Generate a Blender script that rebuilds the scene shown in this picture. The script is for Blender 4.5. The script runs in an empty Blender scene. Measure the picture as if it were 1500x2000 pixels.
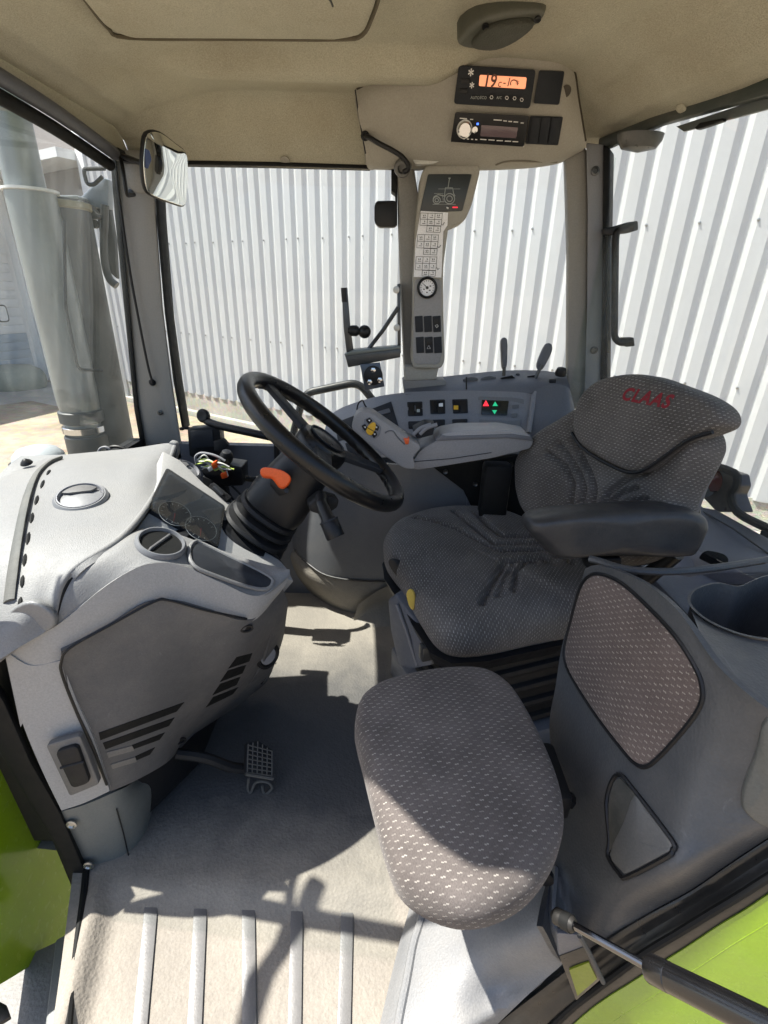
import bpy, bmesh, math, random
from mathutils import Vector, Matrix
from mathutils.bvhtree import BVHTree
random.seed(7)
sc = bpy.context.scene
COL = sc.collection
V = Vector
R = math.radians
# ------------------------------------------------------------------ camera
F = 963.0                       # focal length in photograph pixels (1500 wide)
PITCH, ROLL = R(24.118), R(1.52)
EYE = V((0, 0, 1.0))            # x towards the rear of the tractor, y across the cab, z up from the cab floor
_r0 = V((1, 0, 0)); _d0 = V((0, -math.sin(PITCH), -math.cos(PITCH)))
CW = V((0, math.cos(PITCH), -math.sin(PITCH)))
CR = _r0*math.cos(ROLL) - _d0*math.sin(ROLL)
CD = _r0*math.sin(ROLL) + _d0*math.cos(ROLL)
cam = bpy.data.cameras.new('camera'); cam_o = bpy.data.objects.new('camera', cam); COL.objects.link(cam_o)
cam.sensor_fit = 'HORIZONTAL'; cam.sensor_width = 36.0; cam.lens = 36.0*F/1500.0
cam.clip_start = 0.01; cam.clip_end = 3000
cam_o.matrix_world = Matrix((( CR.x, -CD.x, -CW.x, EYE.x), (CR.y, -CD.y, -CW.y, EYE.y), (CR.z, -CD.z, -CW.z, EYE.z), (0, 0, 0, 1)))
sc.camera = cam_o
sc.render.resolution_x, sc.render.resolution_y = 768, 1024
# ------------------------------------------------------------------ sky, sun, exposure
SUN_TO = V((-0.47, 0.055, 0.88)).normalized()
wd = bpy.data.worlds.new('World'); sc.world = wd; wd.use_nodes = True
nt = wd.node_tree; nt.nodes.clear()
wo = nt.nodes.new('ShaderNodeOutputWorld'); bg = nt.nodes.new('ShaderNodeBackground'); sk = nt.nodes.new('ShaderNodeTexSky')
sk.sky_type = 'NISHITA'; sk.sun_disc = False
sk.sun_elevation = math.asin(SUN_TO.z); sk.sun_rotation = math.atan2(SUN_TO.x, SUN_TO.y)
sk.air_density = 1.0; sk.dust_density = 2.5; sk.ozone_density = 1.0
bg.inputs['Strength'].default_value = 0.105
nt.links.new(sk.outputs[0], bg.inputs[0]); nt.links.new(bg.outputs[0], wo.inputs[0])
sl = bpy.data.lights.new('sun', 'SUN'); sl.energy = 5.0; sl.angle = R(0.53); sl.color = (1.0, 0.95, 0.87)
so = bpy.data.objects.new('sun', sl); COL.objects.link(so)
so.rotation_euler = (-SUN_TO).to_track_quat('-Z', 'Y').to_euler(); so.location = SUN_TO*30
sc.view_settings.view_transform = 'Standard'; sc.view_settings.look = 'None'
sc.view_settings.gamma = 1.0; sc.view_settings.use_curve_mapping = False
sc.view_settings.exposure = 1.45
sc.cycles.max_bounces = 10; sc.cycles.diffuse_bounces = 6; sc.cycles.transparent_max_bounces = 16
sc.cycles.caustics_reflective = False; sc.cycles.caustics_refractive = False
sc.cycles.sample_clamp_indirect = 6.0
try: sc.cycles.use_denoising = True
except Exception: pass

# ------------------------------------------------------------------ helpers: a point of the place from where it shows
def A(u, v, x=None, y=None, z=None, pl=None):
    k = CW*F + CR*(u-750.0) + CD*(v-1000.0)
    if y is not None: t = (y-EYE.y)/k.y
    elif x is not None: t = (x-EYE.x)/k.x
    elif z is not None: t = (z-EYE.z)/k.z
    else: t = (pl[0]-EYE).dot(pl[1])/k.dot(pl[1])
    return EYE + k*t

WL = {}
def link(o, par, world):
    COL.objects.link(o)
    if par is not None:
        o.parent = par; o.location = world - WL[par.name]
    else: o.location = world
    WL[o.name] = world.copy()
def tag(o, label=None, cat=None, kind=None, group=None):
    if label: o['label'] = label
    if cat: o['category'] = cat
    if kind: o['kind'] = kind
    if group: o['group'] = group
    return o
def thing(name, label, cat, loc, group=None):
    o = bpy.data.objects.new(name, None); o.empty_display_size = 0.05
    link(o, None, V(loc)); return tag(o, label, cat, None, group)
def mk(name, bm, mat, par=None, label=None, cat=None, kind=None, group=None, ang=38, recalc=True):
    if recalc: bmesh.ops.recalc_face_normals(bm, faces=bm.faces[:])
    vs = [v.co for v in bm.verts]
    lo = V((min(c.x for c in vs), min(c.y for c in vs), min(c.z for c in vs)))
    hi = V((max(c.x for c in vs), max(c.y for c in vs), max(c.z for c in vs)))
    c = (lo+hi)/2
    if par is None: c.z = lo.z
    for v in bm.verts: v.co = v.co - c
    me = bpy.data.meshes.new(name); bm.to_mesh(me); bm.free()
    mats = mat if isinstance(mat, (list, tuple)) else [mat]
    for m in mats: me.materials.append(m)
    me.polygons.foreach_set('use_smooth', [True]*len(me.polygons))
    me.set_sharp_from_angle(angle=R(ang))
    o = bpy.data.objects.new(name, me); link(o, par, c)
    return tag(o, label, cat, kind, group)
def dup(o, par, world):
    c = o.copy(); link(c, par, V(world)); return c
# ---- shape builders, each returns a bmesh in world coordinates
def rounded(pts, r, seg=4):
    out = []; n = len(pts)
    for i in range(n):
        p, a, b = pts[i], pts[i-1], pts[(i+1) % n]
        rr = r[i] if isinstance(r, (list, tuple)) else r
        da, db = (a-p), (b-p); la, lb = da.length, db.length
        q = min(rr, la*0.45, lb*0.45)
        if q < 1e-6: out.append(p.copy()); continue
        pa, pb = p+da/la*q, p+db/lb*q
        for k in range(seg+1):
            t = k/seg
            out.append(pa*(1-t)**2 + p*2*t*(1-t) + pb*t*t)
    return out
def bevel(bm, off, seg=2, ang=28):
    es = [e for e in bm.edges if len(e.link_faces) == 2 and e.calc_face_angle(0) > R(ang)]
    if es and off > 0: bmesh.ops.bevel(bm, geom=es, offset=off, offset_type='OFFSET', segments=seg, profile=0.5, affect='EDGES', clamp_overlap=True)
    return bm
def prism(pts, vec, bev=0.0, seg=2, top=None):
    bm = bmesh.new(); vec = V(vec); n = len(pts)
    a = [bm.verts.new(p) for p in pts]
    b = [bm.verts.new((top[i] if top else pts[i]+vec)) for i in range(n)]
    bm.faces.new(a); bm.faces.new(b[::-1])
    for i in range(n): bm.faces.new((a[i], a[(i+1) % n], b[(i+1) % n], b[i]))
    bmesh.ops.recalc_face_normals(bm, faces=bm.faces[:])
    return bevel(bm, bev, seg)
def box(c, size, axes=None, bev=0.0, seg=2):
    ax = axes or (V((1, 0, 0)), V((0, 1, 0)), V((0, 0, 1)))
    c = V(c); h = [ax[i]*size[i]/2 for i in range(3)]
    return prism([c-h[0]-h[1]-h[2], c+h[0]-h[1]-h[2], c+h[0]+h[1]-h[2], c-h[0]+h[1]-h[2]], h[2]*2, bev, seg)
def frame(n, upish=V((0, 0, 1))):
    n = V(n).normalized(); x = V(upish).cross(n)
    if x.length < 1e-4: x = V((1, 0, 0))
    x.normalize(); return x, n.cross(x).normalized(), n
def cr(p, k, closed=False):
    n = len(p); out = []
    rng = range(n if closed else n-1)
    for i in rng:
        p0 = p[(i-1) % n] if closed or i > 0 else p[0]*2-p[1]
        p1 = p[i]; p2 = p[(i+1) % n]
        p3 = p[(i+2) % n] if closed or i+2 < n else p[-1]*2-p[-2]
        for j in range(k):
            t = j/k
            out.append(0.5*((2*p1) + (p2-p0)*t + (2*p0-5*p1+4*p2-p3)*t*t + (3*p1-p0-3*p2+p3)*t**3))
    if not closed: out.append(p[-1].copy())
    return out
def tube(pts, r, n=10, closed=False, bm=None, flat=1.0):
    bm = bm or bmesh.new(); N = len(pts); rings = []; x = None
    for i in range(N):
        a = pts[i-1] if (i > 0 or closed) else pts[0]; b = pts[(i+1) % N] if (i+1 < N or closed) else pts[-1]
        t = (b-a).normalized()
        if x is None:
            x = t.orthogonal().normalized()
        x = (x - t*x.dot(t)).normalized(); yy = t.cross(x)
        rr = r[i] if isinstance(r, (list, tuple)) else r
        rings.append([bm.verts.new(pts[i] + (x*math.cos(2*math.pi*k/n) + yy*math.sin(2*math.pi*k/n)*flat)*rr) for k in range(n)])
    for i in range(N if closed else N-1):
        A_, B_ = rings[i], rings[(i+1) % N]
        for k in range(n): bm.faces.new((A_[k], A_[(k+1) % n], B_[(k+1) % n], B_[k]))
    if not closed:
        bm.faces.new(rings[0][::-1]); bm.faces.new(rings[-1])
    return bm
def bent(pts, r, rad=0.03, n=10, seg=6):
    out = [pts[0]]
    for i in range(1, len(pts)-1):
        p, a, b = pts[i], pts[i-1], pts[i+1]
        da, db = a-p, b-p; q = min(rad, da.length*.45, db.length*.45)
        pa, pb = p+da.normalized()*q, p+db.normalized()*q
        for k in range(seg+1):
            t = k/seg; out.append(pa*(1-t)**2 + p*2*t*(1-t) + pb*t*t)
    out.append(pts[-1]); return tube(out, r, n)
def lathe(prof, c, axis, n=32, bm=None, ex=1.0, up=V((0, 0, 1)), caps=True):
    bm = bm or bmesh.new(); x, y, z = frame(axis, up); c = V(c); rings = []
    for (r, h) in prof:
        if r < 1e-6: rings.append([bm.verts.new(c+z*h)])
        else: rings.append([bm.verts.new(c + z*h + x*(r*math.cos(2*math.pi*k/n)) + y*(r*ex*math.sin(2*math.pi*k/n))) for k in range(n)])
    for A_, B_ in zip(rings, rings[1:]):
        for k in range(n):
            k2 = (k+1) % n
            if len(A_) == 1 and len(B_) == 1: continue
            if len(A_) == 1: bm.faces.new((A_[0], B_[k], B_[k2]))
            elif len(B_) == 1: bm.faces.new((A_[k], B_[0], A_[k2]))
            else: bm.faces.new((A_[k], A_[k2], B_[k2], B_[k]))
    if len(rings[0]) > 1 and caps: bm.faces.new(rings[0][::-1])
    if len(rings[-1]) > 1 and caps: bm.faces.new(rings[-1])
    return bm
def grid(rows, k=4, thick=0.0, away=None, k2=None):
    k2 = k2 or k
    fine = [cr(r, k) for r in rows]
    cols = [cr([fine[i][j] for i in range(len(fine))], k2) for j in range(len(fine[0]))]
    nj, ni = len(cols), len(cols[0]); bm = bmesh.new()
    vs = [[bm.verts.new(cols[j][i]) for i in range(ni)] for j in range(nj)]
    uvl = bm.loops.layers.uv.new('UVMap')
    for j in range(nj-1):
        for i in range(ni-1):
            bm.faces.new((vs[j][i], vs[j+1][i], vs[j+1][i+1], vs[j][i+1]))
    bmesh.ops.recalc_face_normals(bm, faces=bm.faces[:])
    if thick:
        fs = bm.faces[:]
        s = sum((f.normal.dot(EYE-f.calc_center_median()) for f in fs))
        if s < 0: bmesh.ops.reverse_faces(bm, faces=fs)
        bmesh.ops.solidify(bm, geom=bm.faces[:], thickness=thick)
        # keep the drawn side where it was drawn
    return bm
def pad(outline, n, thick, re, puff=0.0, k=4, rings=14, grooves=(), uva=None, closed_bm=True, power=3.0, center=None, bulge=None):
    """upholstered or moulded body: outline (3-D, about planar), face normal n; grooves = [(polyline3d, depth, width)]"""
    n = V(n).normalized(); P = cr(outline, k, True) if k > 1 else list(outline); M = len(P)
    c = center or sum(P, V((0, 0, 0)))/M
    if uva: ux, uy = uva
    else: ux, uy, _ = frame(n)
    bm = bmesh.new(); uvl = bm.loops.layers.uv.new('UVMap'); UVD = {}
    def gro(p):
        d = 0.0
        for pl, dep, wid in grooves:
            best = 9
            for a, b in zip(pl, pl[1:]):
                ab = b-a; t = max(0, min(1, (p-a).dot(ab)/ab.length_squared)); q = p-a-ab*t
                q = q - n*q.dot(n); best = min(best, q.length)
            d = max(d, 1.35*dep*math.exp(-(best/(wid*0.85))**2))
        return d
    rows = []
    def top(p, rho): return puff*(1-rho**power) - gro(p) + (bulge(p) if bulge else 0.0)
    cc = bm.verts.new(c + n*top(c, 0)); UVD[cc] = (c.dot(ux), c.dot(uy))
    for i in range(1, rings+1):
        row = []
        for p in P:
            L = (p-c).length; d = (p-c)/L; q = c + d*(L-re)*(i/rings); rho = (L-re)*(i/rings)/L
            v = bm.verts.new(q + n*top(q, rho)); UVD[v] = (q.dot(ux), q.dot(uy)); row.append(v)
        rows.append(row)
    drop = 0
    for f in range(1, 7):
        a = math.pi/2*(1-f/6); row = []
        for p in P:
            L = (p-c).length; d = (p-c)/L; rho = 1-re/L
            q = p - d*(re*(1-math.cos(a))); bo = top(q, rho)*(f <= 6)
            off = -re + re*math.sin(a) + bo*(1-f/6*0.6)
            s = p + d*(re*(math.pi/2*f/6) - re)
            v = bm.verts.new(q + n*off); UVD[v] = (s.dot(ux), s.dot(uy)); row.append(v)
        rows.append(row)
    rb = min(re, thick*0.4)
    for off, e in ((-(thick-rb), 0.0), (-(thick-rb*.35), rb*.35), (-thick, rb)):
        row = []
        for p in P:
            L = (p-c).length; d = (p-c)/L
            s = p + d*(re*0.57 + (-off-re))
            v = bm.verts.new(p - d*e + n*off); UVD[v] = (s.dot(ux), s.dot(uy)); row.append(v)
        rows.append(row)
    M = len(P)
    for j in range(M): bm.faces.new((cc, rows[0][j], rows[0][(j+1) % M]))
    for a, b in zip(rows, rows[1:]):
        for j in range(M): bm.faces.new((a[j], b[j], b[(j+1) % M], a[(j+1) % M]))
    bm.faces.new(rows[-1])
    for f in bm.faces:
        for l in f.loops: l[uvl].uv = UVD[l.vert]
    return bm
def join(*bms):
    out = bmesh.new()
    for b in bms:
        me = bpy.data.meshes.new('t'); b.to_mesh(me); b.free(); out.from_mesh(me); bpy.data.meshes.remove(me)
    return out
def text_bm(s, size, shear=0.0, bold=0.0, ext=0.0, spacing=1.0):
    cu = bpy.data.curves.new('t', 'FONT'); cu.body = s; cu.size = size; cu.shear = shear; cu.offset = bold; cu.extrude = ext
    cu.align_x = 'CENTER'; cu.align_y = 'CENTER'; cu.space_character = spacing; cu.resolution_u = 3
    o = bpy.data.objects.new('t', cu); COL.objects.link(o); dg = bpy.context.evaluated_depsgraph_get()
    me = bpy.data.meshes.new_from_object(o.evaluated_get(dg)); bm = bmesh.new(); bm.from_mesh(me)
    bpy.data.objects.remove(o); bpy.data.curves.remove(cu); bpy.data.meshes.remove(me); return bm
def place_text(bm, c, x, y, n=None, lift=0.0):
    for v in bm.verts:
        p = v.co.copy(); v.co = c + x*p.x + y*p.y + (n*(lift+p.z) if n is not None else V((0, 0, 0)))
    return bm

# ------------------------------------------------------------------ materials
def _nodes(name):
    m = bpy.data.materials.new(name); m.use_nodes = True; t = m.node_tree; t.nodes.clear()
    o = t.nodes.new('ShaderNodeOutputMaterial'); b = t.nodes.new('ShaderNodeBsdfPrincipled'); t.links.new(b.outputs[0], o.inputs[0])
    return m, t, b
def _n(t, ty, **kw):
    x = t.nodes.new(ty)
    for k, v in kw.items():
        if k in x.inputs.keys(): x.inputs[k].default_value = v
        else: setattr(x, k, v)
    return x
def plastic(name, col, rough=0.55, bump=0.12, scale=1400, dust=0.25, dustcol=(0.30, 0.27, 0.23), metal=0.0, spec=0.5, dscale=9, coat=0.0, scratch=0.0, mott=0.10, mscale=320):
    m, t, b = _nodes(name); L = t.links.new
    geo = _n(t, 'ShaderNodeNewGeometry')
    tc = geo.outputs['Position']
    n1 = _n(t, 'ShaderNodeTexNoise', Scale=dscale, Detail=6.0, Roughness=0.65); L(tc, n1.inputs['Vector'])
    rp = _n(t, 'ShaderNodeValToRGB'); rp.color_ramp.elements[0].position = 0.42; rp.color_ramp.elements[1].position = 0.78
    L(n1.outputs['Fac'], rp.inputs[0])
    mu = _n(t, 'ShaderNodeMath', operation='MULTIPLY'); mu.inputs[1].default_value = dust; L(rp.outputs[0], mu.inputs[0])
    mx = _n(t, 'ShaderNodeMix', data_type='RGBA'); mx.inputs['A'].default_value = (*col, 1); mx.inputs['B'].default_value = (*dustcol, 1)
    L(mu.outputs[0], mx.inputs['Factor'])
    last = mx.outputs['Result']
    if scratch:
        mp1 = _n(t, 'ShaderNodeMapping'); mp1.inputs['Rotation'].default_value = (.5, .3, .7); mp1.inputs['Scale'].default_value = (60, 7, 30); L(tc, mp1.inputs[0])
        ns = _n(t, 'ShaderNodeTexNoise', Scale=1.6, Detail=5.0, Roughness=0.7, Distortion=0.6); L(mp1.outputs[0], ns.inputs['Vector'])
        rs_ = _n(t, 'ShaderNodeValToRGB'); rs_.color_ramp.elements[0].position = 0.63; rs_.color_ramp.elements[1].position = 0.70; L(ns.outputs['Fac'], rs_.inputs[0])
        ms = _n(t, 'ShaderNodeMath', operation='MULTIPLY'); ms.inputs[1].default_value = scratch; L(rs_.outputs[0], ms.inputs[0])
        mx2 = _n(t, 'ShaderNodeMix', data_type='RGBA'); L(ms.outputs[0], mx2.inputs['Factor']); L(last, mx2.inputs['A']); mx2.inputs['B'].default_value = (*[min(.6, c*1.8+.05) for c in col], 1)
        last = mx2.outputs['Result']
    if mott:
        nm = _n(t, 'ShaderNodeTexNoise', Scale=mscale, Detail=3.0, Roughness=0.7); L(tc, nm.inputs['Vector'])
        mm = _n(t, 'ShaderNodeMapRange'); mm.inputs['From Min'].default_value = .3; mm.inputs['From Max'].default_value = .7
        mm.inputs['To Min'].default_value = 1-mott; mm.inputs['To Max'].default_value = 1+mott; L(nm.outputs['Fac'], mm.inputs['Value'])
        sv = _n(t, 'ShaderNodeVectorMath', operation='SCALE'); L(last, sv.inputs[0]); L(mm.outputs[0], sv.inputs['Scale']); last = sv.outputs[0]
    L(last, b.inputs['Base Color'])
    n3 = _n(t, 'ShaderNodeTexNoise', Scale=60.0, Detail=4.0); L(tc, n3.inputs['Vector'])
    mr = _n(t, 'ShaderNodeMapRange'); mr.inputs['To Min'].default_value = max(0.03, rough-0.12); mr.inputs['To Max'].default_value = min(1, rough+0.16); L(n3.outputs['Fac'], mr.inputs['Value'])
    L(mr.outputs[0], b.inputs['Roughness'])
    b.inputs['Metallic'].default_value = metal; b.inputs['Specular IOR Level'].default_value = spec
    if coat: b.inputs['Coat Weight'].default_value = coat; b.inputs['Coat Roughness'].default_value = 0.06
    if bump:
        n2 = _n(t, 'ShaderNodeTexVoronoi', Scale=scale*0.35); L(tc, n2.inputs['Vector'])
        n4 = _n(t, 'ShaderNodeTexNoise', Scale=scale*0.6, Detail=2.0); L(tc, n4.inputs['Vector'])
        ad = _n(t, 'ShaderNodeMath', operation='ADD'); L(n2.outputs['Distance'], ad.inputs[0]); L(n4.outputs['Fac'], ad.inputs[1])
        bp = _n(t, 'ShaderNodeBump', Strength=bump, Distance=0.0008); L(ad.outputs[0], bp.inputs['Height']); L(bp.outputs[0], b.inputs['Normal'])
    return m
def fabric(name, base, dash, pu=0.0135, pv=0.0085, rot=0.0, wear=None):
    m, t, b = _nodes(name); L = t.links.new
    uv = _n(t, 'ShaderNodeUVMap'); uv.uv_map = 'UVMap'
    mp = _n(t, 'ShaderNodeMapping'); mp.inputs['Rotation'].default_value = (0, 0, rot); L(uv.outputs[0], mp.inputs[0])
    wob = _n(t, 'ShaderNodeTexNoise', Scale=45.0, Detail=2.0); L(mp.outputs[0], wob.inputs['Vector'])
    wv = _n(t, 'ShaderNodeVectorMath', operation='SCALE'); wv.inputs['Scale'].default_value = 0.0045; L(wob.outputs['Color'], wv.inputs[0])
    av = _n(t, 'ShaderNodeVectorMath', operation='ADD'); L(mp.outputs[0], av.inputs[0]); L(wv.outputs[0], av.inputs[1])
    sp = _n(t, 'ShaderNodeSeparateXYZ'); L(av.outputs[0], sp.inputs[0])
    def M(op, a, b_=None, c=None):
        x = _n(t, 'ShaderNodeMath', operation=op)
        for i, q in enumerate((a, b_, c)):
            if q is None: continue
            if isinstance(q, (int, float)): x.inputs[i].default_value = q
            else: L(q, x.inputs[i])
        return x.outputs[0]
    vy = M('DIVIDE', sp.outputs['Y'], pv); row = M('FLOOR', vy); fy = M('SUBTRACT', vy, row)
    st = M('MULTIPLY', M('FLOORED_MODULO', row, 2.0), 0.5)
    ux = M('ADD', M('DIVIDE', sp.outputs['X'], pu), st); colx = M('FLOOR', ux); fx = M('SUBTRACT', ux, colx)
    # little zig-zag bar: the left half sits lower than the right half
    zig = M('MULTIPLY', M('GREATER_THAN', fx, 0.5), 0.16)
    dy = M('ABSOLUTE', M('SUBTRACT', M('SUBTRACT', fy, 0.42), zig)); dx = M('ABSOLUTE', M('SUBTRACT', fx, 0.5))
    hit = M('MULTIPLY', M('LESS_THAN', dy, 0.10), M('LESS_THAN', dx, 0.24))
    # per-dash fading
    cb = _n(t, 'ShaderNodeCombineXYZ'); L(colx, cb.inputs[0]); L(row, cb.inputs[1])
    wn = _n(t, 'ShaderNodeTexWhiteNoise', noise_dimensions='2D'); L(cb.outputs[0], wn.inputs['Vector'])
    am = M('MULTIPLY', hit, M('MULTIPLY_ADD', wn.outputs['Value'], 0.7, 0.25))
    # thread texture
    thr = _n(t, 'ShaderNodeTexNoise', Scale=1.0, Detail=3.0); sc2 = _n(t, 'ShaderNodeMapping'); sc2.inputs['Scale'].default_value = (900, 380, 900); L(mp.outputs[0], sc2.inputs[0]); L(sc2.outputs[0], thr.inputs['Vector'])
    big = _n(t, 'ShaderNodeTexNoise', Scale=9.0, Detail=5.0, Roughness=0.6); L(mp.outputs[0], big.inputs['Vector'])
    shade = M('MULTIPLY_ADD', thr.outputs['Fac'], 0.9, 0.55)
    shade2 = M('MULTIPLY', shade, M('MULTIPLY_ADD', big.outputs['Fac'], 1.5, 0.25))
    vm = _n(t, 'ShaderNodeVectorMath', operation='SCALE'); vm.inputs[0].default_value = base; L(shade2, vm.inputs['Scale'])
    mx = _n(t, 'ShaderNodeMix', data_type='RGBA'); L(am, mx.inputs['Factor']); L(vm.outputs[0], mx.inputs['A']); mx.inputs['B'].default_value = (*dash, 1)
    L(mx.outputs['Result'], b.inputs['Base Color'])
    b.inputs['Roughness'].default_value = 0.95; b.inputs['Specular IOR Level'].default_value = 0.15
    b.inputs['Sheen Weight'].default_value = 0.10; b.inputs['Sheen Roughness'].default_value = 0.5
    hs = M('ADD', M('MULTIPLY', thr.outputs['Fac'], 0.8), M('MULTIPLY', am, 0.6))
    bp = _n(t, 'ShaderNodeBump', Strength=0.6, Distance=0.0016); L(hs, bp.inputs['Height']); L(bp.outputs[0], b.inputs['Normal'])
    return m
def glass(name, tint=(0.95, 0.98, 0.965), refl=1.0, dirt=0.02, dirtcol=(0.8, 0.82, 0.8)):
    m = bpy.data.materials.new(name); m.use_nodes = True; t = m.node_tree; t.nodes.clear(); L = t.links.new
    o = t.nodes.new('ShaderNodeOutputMaterial'); tr = t.nodes.new('ShaderNodeBsdfTransparent'); gl = t.nodes.new('ShaderNodeBsdfGlossy')
    tr.inputs[0].default_value = (*tint, 1); gl.inputs['Roughness'].default_value = 0.0
    lw = t.nodes.new('ShaderNodeLayerWeight'); lw.inputs['Blend'].default_value = 0.5
    pw = _n(t, 'ShaderNodeMath', operation='POWER'); pw.inputs[1].default_value = 5.0; L(lw.outputs['Facing'], pw.inputs[0])
    mu = _n(t, 'ShaderNodeMath', operation='MULTIPLY_ADD'); mu.inputs[1].default_value = 0.9*min(1, refl); mu.inputs[2].default_value = 0.02*refl; L(pw.outputs[0], mu.inputs[0])
    mx = t.nodes.new('ShaderNodeMixShader'); L(mu.outputs[0], mx.inputs[0]); L(tr.outputs[0], mx.inputs[1]); L(gl.outputs[0], mx.inputs[2])
    df = t.nodes.new('ShaderNodeBsdfDiffuse'); df.inputs[0].default_value = (*dirtcol, 1)
    geo = _n(t, 'ShaderNodeNewGeometry'); nz = _n(t, 'ShaderNodeTexNoise', Scale=14.0, Detail=5.0); L(geo.outputs['Position'], nz.inputs['Vector'])
    tl_ = t.nodes.new('ShaderNodeBsdfTranslucent'); tl_.inputs[0].default_value = (*dirtcol, 1); dm = t.nodes.new('ShaderNodeMixShader'); dm.inputs[0].default_value = .6; L(df.outputs[0], dm.inputs[1]); L(tl_.outputs[0], dm.inputs[2])
    m2 = _n(t, 'ShaderNodeMath', operation='MULTIPLY'); m2.inputs[1].default_value = dirt*2; L(nz.outputs['Fac'], m2.inputs[0])
    mx2 = t.nodes.new('ShaderNodeMixShader'); L(m2.outputs[0], mx2.inputs[0]); L(mx.outputs[0], mx2.inputs[1]); L(dm.outputs[0], mx2.inputs[2])
    L(mx2.outputs[0], o.inputs[0]); return m
def simple(name, col, rough=0.5, metal=0.0, emit=0.0, coat=0.0):
    m, t, b = _nodes(name); b.inputs['Base Color'].default_value = (*col, 1); b.inputs['Roughness'].default_value = rough; b.inputs['Metallic'].default_value = metal
    if emit: b.inputs['Emission Color'].default_value = (*col, 1); b.inputs['Emission Strength'].default_value = emit
    if coat: b.inputs['Coat Weight'].default_value = coat
    return m
MT = {}
MT['dash'] = plastic('dash_light_grey', (0.168, 0.170, 0.173), 0.55, 0.4, 1500, 0.3, (0.23, 0.22, 0.20), scratch=.12)
MT['dash_side'] = plastic('dash_mid_grey', (0.30, 0.30, 0.298), 0.55, 0.2, 1200, 0.2, (0.24, 0.23, 0.21), scratch=.12)
MT['dash_dark'] = plastic('dash_dark_panel', (0.076, 0.077, 0.081), 0.6, 0.15, 1300, 0.45, (0.17, 0.16, 0.15), scratch=.22)
MT['tray'] = plastic('dark_tray', (0.022, 0.025, 0.031), 0.5, 0.1, 1500, 0.04, spec=.15)
MT['black'] = plastic('black_plastic', (0.009, 0.0095, 0.011), 0.42, 0.08, 1500, 0.015, spec=.3)
MT['rubber'] = plastic('black_rubber', (0.009, 0.0095, 0.011), 0.6, 0.1, 1200, 0.02, spec=.3)
MT['wheel'] = plastic('wheel_black', (0.006, 0.0062, 0.007), 0.3, 0.05, 1500, 0.01, spec=.35)
MT['console'] = plastic('console_grey', (0.195, 0.20, 0.22), 0.55, 0.18, 1500, 0.15)
MT['console_dk'] = plastic('console_dark', (0.095, 0.102, 0.12), 0.5, 0.25, 900, 0.25, (0.15, 0.145, 0.14), scratch=.15)
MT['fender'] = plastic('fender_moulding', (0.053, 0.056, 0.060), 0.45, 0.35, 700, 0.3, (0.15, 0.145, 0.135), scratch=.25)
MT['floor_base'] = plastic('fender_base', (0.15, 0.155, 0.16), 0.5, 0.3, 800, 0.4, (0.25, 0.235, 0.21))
MT['headliner'] = plastic('headliner_felt', (0.45, 0.435, 0.35), 0.95, 0.6, 1500, 0.55, (0.33, 0.29, 0.21), spec=0.1, dscale=6, mott=.20, mscale=420)
MT['roofcons'] = plastic('roof_console_beige', (0.34, 0.325, 0.285), 0.7, 0.3, 1500, 0.4, (0.25, 0.235, 0.20))
MT['pillar'] = plastic('pillar_grey', (0.25, 0.245, 0.23), 0.6, 0.12, 1800, 0.2)
MT['pillar_metal'] = plastic('pillar_blue_grey', (0.20, 0.21, 0.235), 0.45, 0.05, 1800, 0.15)
MT['seal'] = plastic('seal_black', (0.006, 0.0066, 0.007), 0.6, 0.05, 900, 0.01, spec=.2)
MT['green'] = plastic('green_paint', (0.165, 0.275, 0.006), 0.22, 0.0, 900, 0.25, (0.17, 0.24, 0.05), coat=0.7, scratch=.12)
MT['steel'] = plastic('bracket_steel', (0.06, 0.065, 0.07), 0.35, 0.05, 900, 0.2, metal=0.6)
MT['chrome'] = simple('bright_steel', (0.6, 0.6, 0.6), 0.15, 1.0)
MT['screw'] = simple('screw_zinc', (0.35, 0.35, 0.34), 0.35, 0.9)
MT['white'] = plastic('white_plastic', (0.7, 0.7, 0.69), 0.4, 0.0, 900, 0.1)
MT['paper'] = plastic('paper_sticker', (0.85, 0.85, 0.87), 0.6, 0.0, 900, 0.05)
MT['ink'] = simple('ink_black', (0.03, 0.03, 0.03), 0.6)
MT['orange'] = plastic('orange_plastic', (0.75, 0.10, 0.015), 0.35, 0.0, 900, 0.1)
MT['yellow'] = plastic('yellow_button', (0.75, 0.42, 0.02), 0.4, 0.0, 900, 0.1)
MT['printw'] = simple('print_white', (0.75, 0.75, 0.75), 0.5)
MT['print_dim'] = simple('print_grey', (0.35, 0.38, 0.38), 0.5)
MT['red_led'] = simple('red_lamp', (0.9, 0.03, 0.05), 0.4, 0, 0.6)
MT['green_led'] = simple('green_lamp', (0.02, 0.5, 0.22), 0.4, 0, 0.3)
MT['lcd'] = simple('orange_lcd', (0.95, 0.34, 0.17), 0.3, 0, 0.30)
MT['lcd_dim'] = simple('dim_lcd', (0.10, 0.07, 0.07), 0.2, 0, 0.1)
MT['blue_led'] = simple('blue_lamp', (0.05, 0.15, 1.0), 0.3, 0, 1.2)
MT['mirror'] = simple('mirror_glass', (0.86, 0.88, 0.85), 0.01, 1.0)
MT['glass'] = glass('window_glass', (0.955, 0.98, 0.965), 1.2, 0.018)
MT['wind_glass'] = glass('windscreen_glass', (0.97, 0.985, 0.978), 1.5, 0.014, (0.75, 0.82, 0.79))
MT['lens'] = glass('cluster_lens', (0.72, 0.74, 0.76), 6.0, 0.02)
MT['fab_seat'] = fabric('seat_fabric', (0.092, 0.084, 0.078), (0.33, 0.315, 0.29), 0.0085, 0.0056)
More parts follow.
